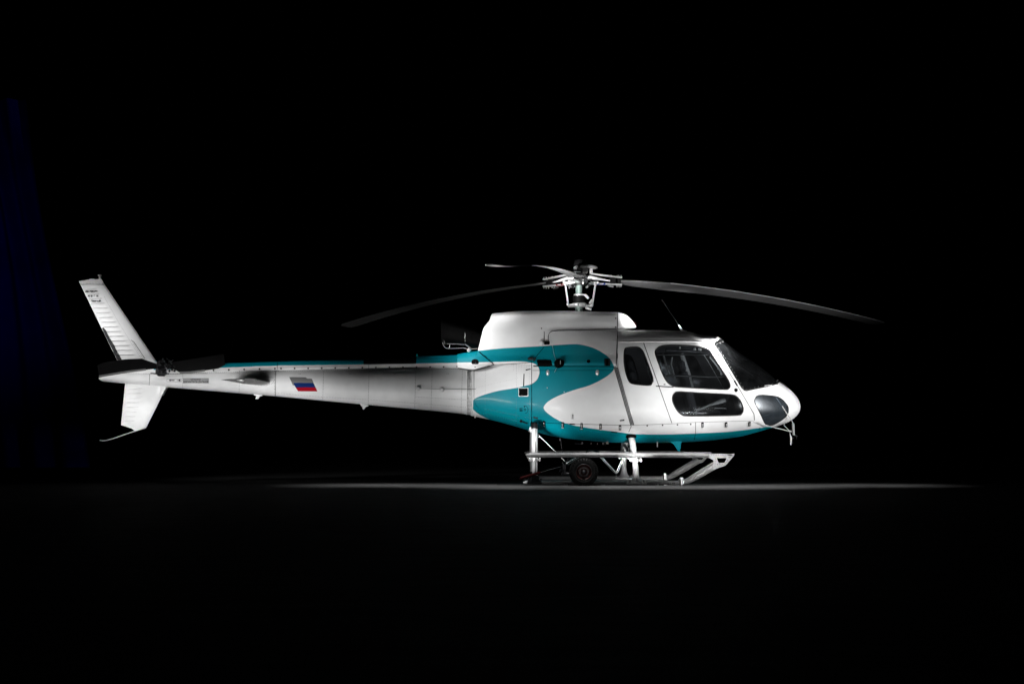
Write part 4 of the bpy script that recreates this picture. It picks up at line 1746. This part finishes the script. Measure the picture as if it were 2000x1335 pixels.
def trblade(outline, low_edge, name='tail_rotor_blade'):
    g = G()
    g.prism(outline, None, TRY - .012, TRY + .012)
    o = g.build(name, 'dark_blade', heli)
    g = G()
    pts = [pw(x, y, TRY - .004) for x, y in low_edge]
    g.tube(pts, [(.017, .012)] * len(pts), 8)
    g.build('erosion_strip', 'grey_paint', o)


trblade([(189.8, 713.4), (201, 708), (220, 704.5), (247, 701), (276.6, 700), (288, 704), (302, 708.5), (310, 712), (310, 717), (304.6, 719.5), (280, 722), (236, 728), (210, 732), (193.8, 735.2)],
        [(193.8, 734.6), (215, 731), (236, 727.4), (262, 723.5), (285, 721)])
trblade([(322, 714), (330, 706.5), (345, 705.5), (390, 698.5), (436.7, 690.8), (438.6, 703), (439.3, 712), (426, 719), (400, 723), (372, 727), (352, 727.2), (340, 721), (326, 719)],
        [(352, 727), (372, 726.6), (400, 722.6)])
g = G()
rnd = random.Random(5)
for k in range(20):
    a = pw(306 + rnd.random() * 34, 702 + rnd.random() * 26, TRY - .06 + rnd.random() * .05)
    b = a + np.array((rnd.uniform(-.04, .04), rnd.uniform(-.02, .02), rnd.uniform(-.05, .05)))
    g.tube([a, b], rnd.uniform(.006, .014), 7)
for x, y in ((322, 706), (326, 711), (309, 716), (318, 722), (331, 724), (336, 722), (341, 724)):
    g.ball(pw(x, y, TRY - .07), .018, 8, 6)
g.build('pitch_horn', 'dark_metal', trh)
g = G()
g.box(pw(316, 722, -.1), .16, .22, .2, None, .04)
g.tube([pw(294, 728.6, -.2), pw(330, 729.8, -.2)], .008, 8)
g.build('tail_gearbox', 'dark_metal', heli)
decal_g = G()
decal_g.prism([(296, 727.5), (310, 719), (322, 719), (333, 724), (331, 729.5)], None, -.12, .12)
decal_g.build('gearbox_fairing', 'white_paint', heli)

# ------------------------------------------------------------------ main rotor
HX, HZ = pw(1131, 547)[0], pw(1131, 547)[2]
ANG = {'right': 16.0, 'left': 139.0, 'near': 256.0}
mr = G()
mr.tube([pw(1130.7, 612), pw(1130.7, 570), pw(1130.7, 548)], [.062, .052, .052], 24)
mast = mr.build('rotor_mast', 'mast_green', heli)
g = G()
prof = []
for k in range(9):
    z = HOR
    py = 592 - k * 1.7
    prof.append((pw(0, py)[2], .105))
    prof.append((pw(0, py - .85)[2], .082))
g.lathe((HX, 0, 0), (0, 0, 1), prof, 28)
g.build('mast_bellows', 'black_rubber', mast)
g = G()
z0 = pw(0, 596)[2]
g.lathe((HX, 0, z0), (0, 0, 1), [(-.03, 0), (-.03, .09), (-.015, .12), (.025, .12), (.035, .10), (.035, 0)], 28)
for a in ANG.values():
    t = math.radians(a)
    g.tube([Vector((HX, 0, z0)), Vector((HX + .21 * math.cos(t), .21 * math.sin(t), z0 - .005))], [.03, .018], 8)
g.tube([pw(1109, 595.5, -.1), pw(1124, 594, -.1)], .016, 8)
g.tube([pw(1145, 597, -.1), pw(1157, 597.5, -.12)], .018, 8)
g.box(pw(1146, 600, -.15), .05, .05, .05, None, .01)
g.tube([pw(1146, 602, -.18), pw(1155, 604, -.2)], .018, 8)
g.build('swashplate', 'bright_metal', heli)
g = G()
g.lathe((HX, 0, pw(0, 576)[2]), (0, 0, 1), [(-.02, .0), (-.02, .085), (.01, .085), (.02, .06)], 24)
g.box(pw(1146, 579, -.06), .085, .03, .04, Matrix.Rotation(math.radians(45), 3, 'Y'), .008)
g.box(pw(1141, 575.5, -.06), .06, .03, .02, None, .004)
g.box(pw(1154, 589, -.06), .08, .03, .035, Matrix.Rotation(math.radians(-60), 3, 'Y'), .008)
g.build('scissor_link', 'bright_metal', heli)
for pts in (((1103.3, 553.5), (1109, 594)), ((1162.5, 552), (1156, 596))):
    g = G()
    for dy in (-.16, -.10):
        off_ = 1.6 if dy > -.12 else 0
        g.tube([pw(pts[0][0] + off_, pts[0][1], dy), pw(pts[1][0] + off_, pts[1][1], dy)], .008, 8)
    g.ball(pw(*pts[0], -.13), .022)
    g.ball(pw(*pts[1], -.13), .024)
    g.build('pitch_link', 'bright_metal', heli)


def blade(ang, droop, pitch, R=5.345, mark=None, curve=2.0, roots=(.12, .26)):
    t = math.radians(ang)
    e = Vector((math.cos(t), math.sin(t), 0))
    # rotation is clockwise from above: leading side
    l = Vector((math.sin(t), -math.cos(t), 0))
    up = Vector((0, 0, 1))
    root_r = .64
    rs = [.64, .80, .95, 1.1, 1.3, 1.5] + list(np.linspace(1.8, R - .12, 16)) + [R - .05, R]
    prof = []
    n = 14
    for k in range(n + 1):
        u = (1 - math.cos(math.pi * k / n)) / 2
        th = 5 * .11 * (0.2969 * math.sqrt(u) - .126 * u - .3516 * u ** 2 + .2843 * u ** 3 - .1036 * u ** 4)
        prof.append((u, th))
    loop = [(u, th) for u, th in prof] + [(u, -th * .8) for u, th in prof[::-1][1:-1]]
    v, f = [], []
    for r in rs:
        c = np.interp(r, [.64, .95, 1.5, R - .12, R], [roots[0], roots[1], .355, .35, .24])
        thk = np.interp(r, [.64, .95, 1.5, 2.2], [2.4, 1.5, 1.1, 1.0])
        ph = math.radians(pitch - 11 * max(0, (r - 1)) / R)
        cen = Vector((HX, 0, HZ)) + e * r + up * (.012 - droop * (r / R) ** curve)
        ld = l * math.cos(ph) + up * math.sin(ph)
        nr = up * math.cos(ph) - l * math.sin(ph)
        for u, th in loop:
            v.append(cen + ld * (c * (.28 - u)) + nr * (th * c * thk))
    m_ = len(loop)
    for i in range(len(rs) - 1):
        for k in range(m_):
            f.append((i * m_ + k, i * m_ + (k + 1) % m_, (i + 1) * m_ + (k + 1) % m_, (i + 1) * m_ + k))
    f.append(tuple(range(m_)))
    f.append(tuple((len(rs) - 1) * m_ + k for k in range(m_)))
    g = G()
    g.add(v, f)
    b = g.build('rotor_blade', 'blade_grey', heli)
    # erosion strip on the leading edge, coloured pale to put in its highlight
    g = G()
    pts = []
    for r in rs[5:]:
        ph = math.radians(pitch - 11 * max(0, (r - 1)) / R)
        c = np.interp(r, [.64, .95, 1.5, R - .12, R], [roots[0], roots[1], .355, .35, .24])
        cen = Vector((HX, 0, HZ)) + e * r + up * (.012 - droop * (r / R) ** curve)
        ld = l * math.cos(ph) + up * math.sin(ph)
        pts.append(cen + ld * (c * .275))
    g.tube(pts, .0055, 6)
    g.build('leading_edge_strip', 'light_plastic', b)
    # sleeve: two plates, elastomer block, bolts
    g = G()
    for dz, tilt in ((.062, -.06), (-.048, 0)):
        a0 = Vector((HX, 0, HZ + dz + (.045 if dz > 0 else 0))) + e * .18
        a1 = Vector((HX, 0, HZ + dz)) + e * .70
        for s_ in (0,):
            g.tube([a0, a1], [(.013, .07), (.013, .055)], 10)
    sl = g.build('blade_sleeve', 'bright_metal', heli)
    g = G()
    R3 = Matrix((e, l, up)).transposed()
    g.box(Vector((HX, 0, HZ + .005)) + e * .55, .085, .11, .095, R3, .008)
    g.box(Vector((HX, 0, HZ + .005)) + e * .655, .05, .09, .085, R3, .006)
    g.build('elastomer_block', 'black_rubber', sl)
    g = G()
    for rr in (.64, .69, .52):
        for dz in (.085, -.075):
            for s_ in (-1, 1):
                c_ = Vector((HX, 0, HZ + dz)) + e * rr + l * (s_ * .03)
                g.tube([c_ - up * .012, c_ + up * .014], .009, 8)
    g.tube([Vector((HX, 0, HZ - .09)) + e * .55 + l * .05, Vector((HX, 0, HZ - .075)) + e * .46 + l * .05], .016, 8)
    g.build('sleeve_bolt', 'steel', sl)
    # fibreglass star arm
    g = G()
    p0 = Vector((HX, 0, HZ + .035))
    g.tube([p0 + e * .02, p0 + e * .16 + up * .012, p0 + e * .30, p0 + e * .44 - up * .022, p0 + e * .53 - up * .03], [(.03, .10), (.034, .085), (.02, .055), (.012, .03), (.01, .025)], 12)
    g.build('star_arm', 'white_paint', heli)
    # pitch horn
    g = G()
    h0 = Vector((HX, 0, HZ - .05)) + e * .24 + l * .02
    g.tube([h0, h0 + l * .09 - up * .02, h0 + l * .17 - up * .0], [.022, .02, .016], 8)
    g.ball(h0 + l * .17, .024)
    g.build('pitch_horn', 'bright_metal', sl)
    # coloured marking bands
    if mark:
        g = G()
        for rr in (.30, .40):
            c_ = Vector((HX, 0, HZ - .048)) + e * rr
            g.tube([c_ - e * .012, c_ + e * .012], [(.016, .075)] * 2, 10)
        g.build_each('marking_band', mark, sl)


blade(ANG['right'], .56, 13, mark='blue_mark')
blade(ANG['left'], .46, 6, mark='red_mark')
blade(ANG['near'], .43, 14, roots=(.24, .36))
g = G()
g.lathe((HX, 0, HZ), (0, 0, 1), [(-.09, 0), (-.09, .07), (-.05, .12), (.0, .14), (.05, .14), (.08, .10), (.10, .09)], 28)
g.build('rotor_hub', 'steel', heli)
g = G()
xc = pw(1149, 0)[0]
g.box(pw(1142, 526, 0), .09, .16, .12, None, .01)
g.box(pw(1154.5, 527.5, -.08), .055, .03, .11, None, .006)
g.build('hub_block', 'grey_paint', heli)
g = G()
g.lathe((pw(1144, 0)[0], 0, pw(0, 521.5)[2]), (0, 0, 1), [(-.035, .14), (-.02, .19), (0, .19), (.02, .15), (.03, .08), (.032, 0)], 28)
g.build('vibration_damper', 'grey_paint', heli)
g = G()
g.lathe((pw(1134, 0)[0], .1, pw(0, 517)[2]), (0, 0, 1), [(0, .11), (.085, .09), (.09, 0)], 24)
g.build('hub_cap', 'dark_metal', heli)

rnd = random.Random(21)
for k in range(22):
    a_ = rnd.uniform(0, 2 * math.pi)
    rr = rnd.uniform(.07, .22)
    c_ = Vector((HX + math.cos(a_) * rr, math.sin(a_) * rr * .9 - .05, HZ + rnd.uniform(-.13, .05)))
    g = G()
    if k % 3:
        e_ = c_ + Vector((rnd.uniform(-.05, .05), rnd.uniform(-.03, .03), rnd.uniform(-.05, .05)))
        g.tube([c_, e_], rnd.uniform(.007, .013), 8)
    else:
        g.box(c_, rnd.uniform(.03, .07), .04, rnd.uniform(.02, .045), Matrix.Rotation(rnd.uniform(-.6, .6), 3, 'Y'), .005)
    g.build('hub_fitting', 'steel' if k % 2 else 'dark_metal', heli)

# ------------------------------------------------------------------ landing gear
SY = -1.10


def gear(side):
    fl = (lambda g_: g_) if side < 0 else (lambda g_: g_.flip())
    g = G()
    pts = [pw(1022, 943.2, SY), pw(1030, 943.2, SY), pw(1200, 943.2, SY), pw(1320, 943.0, SY)] + \
          [pw(x, y, SY) for x, y in ((1334, 941.8), (1345, 938.0), (1356, 931.6), (1376, 920.0), (1396, 908.3), (1404, 903.6))]
    g.tube(pts, [.022] + [.040] * 4 + [.045, .052, .056, .056, .054], 16)
    sk = fl(g).build('skid_tube', 'skid_paint', heli)
    g = G()
    g.prism([(1371.8, 885.6), (1434.8, 885.6), (1434.2, 889), (1430, 893.8), (1416.6, 908.3), (1394, 917), (1391, 910), (1393.2, 906), (1393.5, 898.4), (1388.6, 895.4), (1373, 888.6)],
            [(1400.5, 894.2), (1420, 893.5), (1415, 902.8), (1402.6, 903)], SY - .075, SY - .055)
    pl = fl(g).build('skid_gusset', 'skid_paint', heli)
    g = G()
    for a, b in (((1376, 887.5), (1430, 887.5)), ((1397, 896), (1397, 905)), ((1401, 905.5), (1416, 905)), ((1424, 893), (1417, 903)), ((1392, 911), (1410, 903))):
        for p in resample([a, b], 4.2):
            q = pw(p[0], p[1], SY - .077)
            g.ball(q, .006, 6, 4, (1, .6, 1))
    fl(g).build('rivet_row', 'dark_metal', pl)
    g = G()
    q0, q1 = pw(1422, 887.8, SY - .078), pw(1430, 887.8, SY - .078)
    g.tube([q0, q1], .007, 6)
    fl(g).build('gusset_slot', 'black', pl)
    g = G()
    g.tube([pw(1027, 888.2, SY - .12), pw(1033, 888.2, SY - .12), pw(1036, 888.2, SY - .12), pw(1200, 888.2, SY - .12), pw(1372, 888.7, SY - .12), pw(1384, 889.5, SY - .11)],
           [(.012, .03), (.030, .05), (.036, .055), (.036, .055), (.036, .055), (.03, .04)], 16)
    fl(g).build('step_beam', 'grey_paint', heli)
    # rear leg
    g = G()
    g.tube([pw(1044.3, 829, -.80), pw(1044.2, 838, -.83), pw(1044.2, 860, -.92), pw(1044.2, 885, -1.02), pw(1044.2, 905, -1.07), pw(1044.3, 922, SY), pw(1044.3, 934, SY)],
           [.047, .048, .048, .048, .046, .040, .045], 18)
    leg = fl(g).build('skid_leg', 'leg_chrome', heli)
    g = G()
    g.tube([pw(1046, 838, -.879), pw(1046, 860, -.967), pw(1046, 882, -1.067)], .0045, 6)
    g.tube([pw(1045.6, 902, -1.11), pw(1045.6, 922, -1.141)], .0045, 6)
    fl(g).build_each('leg_shade_line', 'black_rubber', leg)  # dark strip laid on as the shade between the leg's two highlights
    g = G()
    g.tube([pw(1044.3, 828, -.835), pw(1044.2, 837, -.86)], [.052, .052], 16)
    fl(g).build('leg_collar', 'dark_metal', leg)
    g = G()
    g.box(pw(1042.5, 829, -.76), .095, .12, .085, None, .01)
    fl(g).build('leg_socket', 'black', leg)
    g = G()
    for x, w in ((1044.3, .15),):
        g.tube([pw(x, 928, SY), pw(x, 936, SY), pw(x, 941, SY)], [.045, .07, .095], 12)
        g.box(pw(x, 941.5, SY), .22, .13, .05, None, .012)
        for dx in (-.09, -.04, .04, .09):
            c_ = pw(x, 938, SY - .06) + np.array((dx, 0, 0))
            g.tube([c_ - np.array((0, 0, .03)), c_ + np.array((0, 0, .03))], .013, 8)
    fl(g).build('leg_shoe', 'dark_metal', leg)
    g = G()
    for x, y in ((1044.2, 897), (1241.5, 898)):
        yy = -1.05
        g.tube([pw(x, y - 2.4, yy), pw(x, y + 2.4, yy)], .062, 16)
        for dx in (-.075, .075):
            g.box(pw(x, y, yy) + np.array((dx, -.02, 0)), .03, .05, .05, None, .008)
            g.tube([pw(x, y - 1, yy - .06) + np.array((dx, 0, 0)), pw(x, y - 1, yy) + np.array((dx, 0, 0))], .012, 8)
    fl(g).build('step_clamp', 'bright_metal', heli)
    # front leg
    g = G()
    g.tube([pw(1231.5, 850, -.66), pw(1233.5, 856, -.70), pw(1235.5, 866, -.76), pw(1238, 885, -.94), pw(1240.5, 903, -1.05), pw(1241.8, 918, SY), pw(1242.2, 929, SY), pw(1242.5, 936, SY), pw(1243, 941, SY)],
           [.048, .048, .048, .047, .044, .042, .05, .068, .09], 18)
    leg = fl(g).build('skid_leg', 'leg_chrome', heli)
    g = G()
    for dx in (-.12, -.07, .08, .13):
        c_ = pw(1243, 941, SY - .05) + np.array((dx, 0, 0))
        g.tube([c_ - np.array((0, 0, .03)), c_ + np.array((0, 0, .03))], .014, 8)
    g.box(pw(1243, 943, SY), .30, .10, .03, None, .008)
    fl(g).build('leg_shoe', 'bright_metal', leg)
    g = G()
    g.lathe(pw(1232.5, 853, -.70), (0.03, -.3, -1), [(-.02, .075), (.0, .08), (.02, .06), (.02, .045)], 20)
    fl(g).build('leg_socket', 'black', leg)
    # clamp with lug at the front bend
    g = G()
    g.tube([pw(1331, 946.5, SY), pw(1331, 935, SY)], .05, 12)
    g.box(pw(1331, 933.5, SY), .06, .05, .04, None, .012)
    g.box(pw(1334.5, 941, SY - .05), .03, .03, .06, None, .006)
    fl(g).build('towing_lug', 'steel', sk)
    # tail spring strip
    g = G()
    g.box((pw(998, 0, SY)[0], SY, .016), .42, .07, .010)
    fl(g).build('tail_spring', 'dark_metal', sk)
    g = G()
    for x in (1306, 1309, 1314, 1317, 1105, 1110, 1178, 1282, 1288):
        g.ball(pw(x, 943.5 if x > 1300 else 945, SY - .04), .009, 6, 4)
    fl(g).build_each('skid_bolt', 'dark_metal', sk)
    g = G()
    for x in (1105, 1178, 1283, 1300):
        g.box(pw(x, 946.3, SY - .03), .06, .03, .02, None, .005)
    fl(g).build_each('wear_plate', 'bright_metal', sk)


gear(-1)
gear(1)
g = G()
g.tube([pw(1040, 838, -.8), pw(1040, 836, 0), np.array((pw(1040, 838, -.8)[0], .8, pw(1040, 838, -.8)[2]))], .05, 14)
g.tube([pw(1231, 851, -.66), pw(1231, 848, 0), np.array((pw(1231, 851, -.66)[0], .66, pw(1231, 851, -.66)[2]))], .05, 14)
g.build_each('cross_tube', 'white_paint', heli)

# ------------------------------------------------------------------ ground handling wheel
WY = -1.30
wc3 = pw(1140, 921, WY)
wr = wc3[2]
wheel = thing('ground_handling_wheel', 'knobbly black tyre on a dark red rim standing in front of the near skid', 'wheel', (float(wc3[0]), WY, 0))
g = G()
g.lathe(wc3, (0, 1, 0), [(-.055, .118), (-.065, .135), (-.068, .165), (-.058, .188), (-.045, .197), (0, .200), (.045, .197), (.058, .188), (.068, .165), (.065, .135), (.055, .118)], 48)
nk = 30
for k in range(nk):
    t = 2 * math.pi * k / nk
    for row, yy in ((0, -.045), (1, -.015), (0, .015), (1, .045)):
        tt = t + row * math.pi / nk
        c_ = Vector(wc3) + Vector((math.cos(tt) * .204, yy, math.sin(tt) * .204))
        R3 = Matrix.Rotation(-tt, 3, 'Y')
        g.box(c_, .016, .024, .024, R3)
    c_ = Vector(wc3) + Vector((math.cos(t) * .187, -.062, math.sin(t) * .187))
    g.box(c_, .03, .014, .02, Matrix.Rotation(-t, 3, 'Y'))
g.build('tyre', 'black_rubber', wheel)
g = G()
g.lathe(wc3, (0, 1, 0), [(-.06, .118), (-.064, .112), (-.05, .104), (-.02, .098), (-.015, .05), (-.03, .03), (-.05, .026), (-.055, 0)], 36)
rim = g.build('rim', 'rim_red', wheel)
g = G()
g.lathe(wc3, (0, 1, 0), [(-.063, .1205), (-.067, .117), (-.063, .1125)], 36)
g.build('rim_edge', 'dark_metal', rim)
g = G()
g.lathe(wc3, (0, 1, 0), [(-.075, 0), (-.075, .022), (-.07, .028), (-.04, .030)], 20)
g.build('hub', 'dark_metal', rim)
g = G()
for k in range(5):
    t = 2 * math.pi * k / 5 + .3
    c_ = Vector(wc3) + Vector((math.cos(t) * .055, -.03, math.sin(t) * .055))
    g.tube([c_, c_ + Vector((0, -.02, 0))], .009, 8)
    c2 = Vector(wc3) + Vector((math.cos(t) * .075, -.024, math.sin(t) * .075))
    g.box(c2, .045, .012, .014, Matrix.Rotation(-t, 3, 'Y'), .003)
g.build('rim_bolt', 'dark_metal', rim)
g = G()
g.tube([Vector(wc3), Vector(wc3) + Vector((0, .25, 0))], .02, 12)
g.build('axle', 'dark_metal', wheel)
g = G()
g.tube([pw(1051, 848, -.85), pw(1107, 904, -1.0)], .007, 8)
g.tube([pw(1107, 904, -1.0), pw(1128, 891, -1.0)], .010, 8)
g.tube([pw(1109, 907, -1.0), pw(1130, 893.5, -1.0)], .006, 8)
g.tube([pw(1168, 884, -.8), pw(1203, 922, -.8)], .011, 8)
g.tube([pw(1164, 884, -.8), pw(1199, 922, -.8)], .004, 8)
g.tube([pw(1216, 893, -.8), pw(1203.5, 922, -.8)], .008, 8)
g.tube([pw(1219.5, 893, -.8), pw(1207, 922, -.8)], .006, 8)
g.ball(pw(1203.5, 921.5, -.82), .028)
g.ball(pw(1107, 904.5, -1.02), .022)
g.ball(pw(1053, 853, -.87), .014)
g.build_each('lifting_brace', 'steel', wheel)
g = G()
g.tube([pw(1144, 884, -.7), pw(1150, 879.5, -.7), pw(1158, 878.5, -.7), pw(1167, 882, -.7), pw(1180, 897, -.7), pw(1195, 914, -.7)], .014, 8)
g.build('lifting_handle', 'dark_metal', wheel)
g = G()
rnd = random.Random(11)
for k in range(16):
    a = pw(1095 + rnd.random() * 14, 901 + rnd.random() * 26, -1.05 - rnd.random() * .1)
    b = a + np.array((rnd.uniform(-.03, .03), rnd.uniform(-.02, .02), rnd.uniform(-.05, .05)))
    g.tube([a, b], rnd.uniform(.005, .012), 7)
g.box(pw(1102, 915, -1.05), .06, .06, .13, None, .01)
g.box(pw(1105, 925, -1.05), .10, .06, .04, None, .01)
g.build('hydraulic_jack', 'dark_metal', wheel)

# ------------------------------------------------------------------ red rope
g = G()
A, B = pw(1016, 934, -1.22), pw(1055, 922, -1.22)
nn = 120
for ph in (0, math.pi):
    pts = []
    for k in range(nn):
        t = k / (nn - 1)
        c_ = A + (B - A) * t
        a_ = ph + t * 2 * math.pi * 9
        pts.append(c_ + np.array((0.0, .012 * math.cos(a_), .014 * math.sin(a_))))
    g.tube(pts, .010, 7)
rope = g.build('rope', 'rope_red')
rope['label'] = 'dark red twisted rope tied across the foot of the rear skid leg'
rope['category'] = 'rope'
g = G()
g.tube([B, pw(1075, 916, -1.2), pw(1098, 910, -1.15)], .003, 6)
g.build('rope_tail', 'grey_paint', rope)

# ------------------------------------------------------------------ dark blue curtain far behind the tail
g = G()
nxx, nzz = 150, 14
vs = []
for k in range(nxx):
    for j in range(nzz):
        h = j / (nzz - 1)
        x = -14.0 + k * .030 * (1.0 - .28 * h) + .10 * math.sin(h * 5 + k * .05)
        y = 9 + .13 * math.sin(k * .31 + h * 1.3) + .08 * math.sin(k * .13 + 1 + h * 2)
        vs.append((x, y, .02 + 8.2 * h))
g.add(vs, [(k * nzz + j, (k + 1) * nzz + j, (k + 1) * nzz + j + 1, k * nzz + j + 1) for k in range(nxx - 1) for j in range(nzz - 1)])
cu = g.build('curtain', 'curtain_blue')
cu['label'] = 'dark blue cloth curtain barely visible in the gloom behind the tail'
cu['category'] = 'curtain'
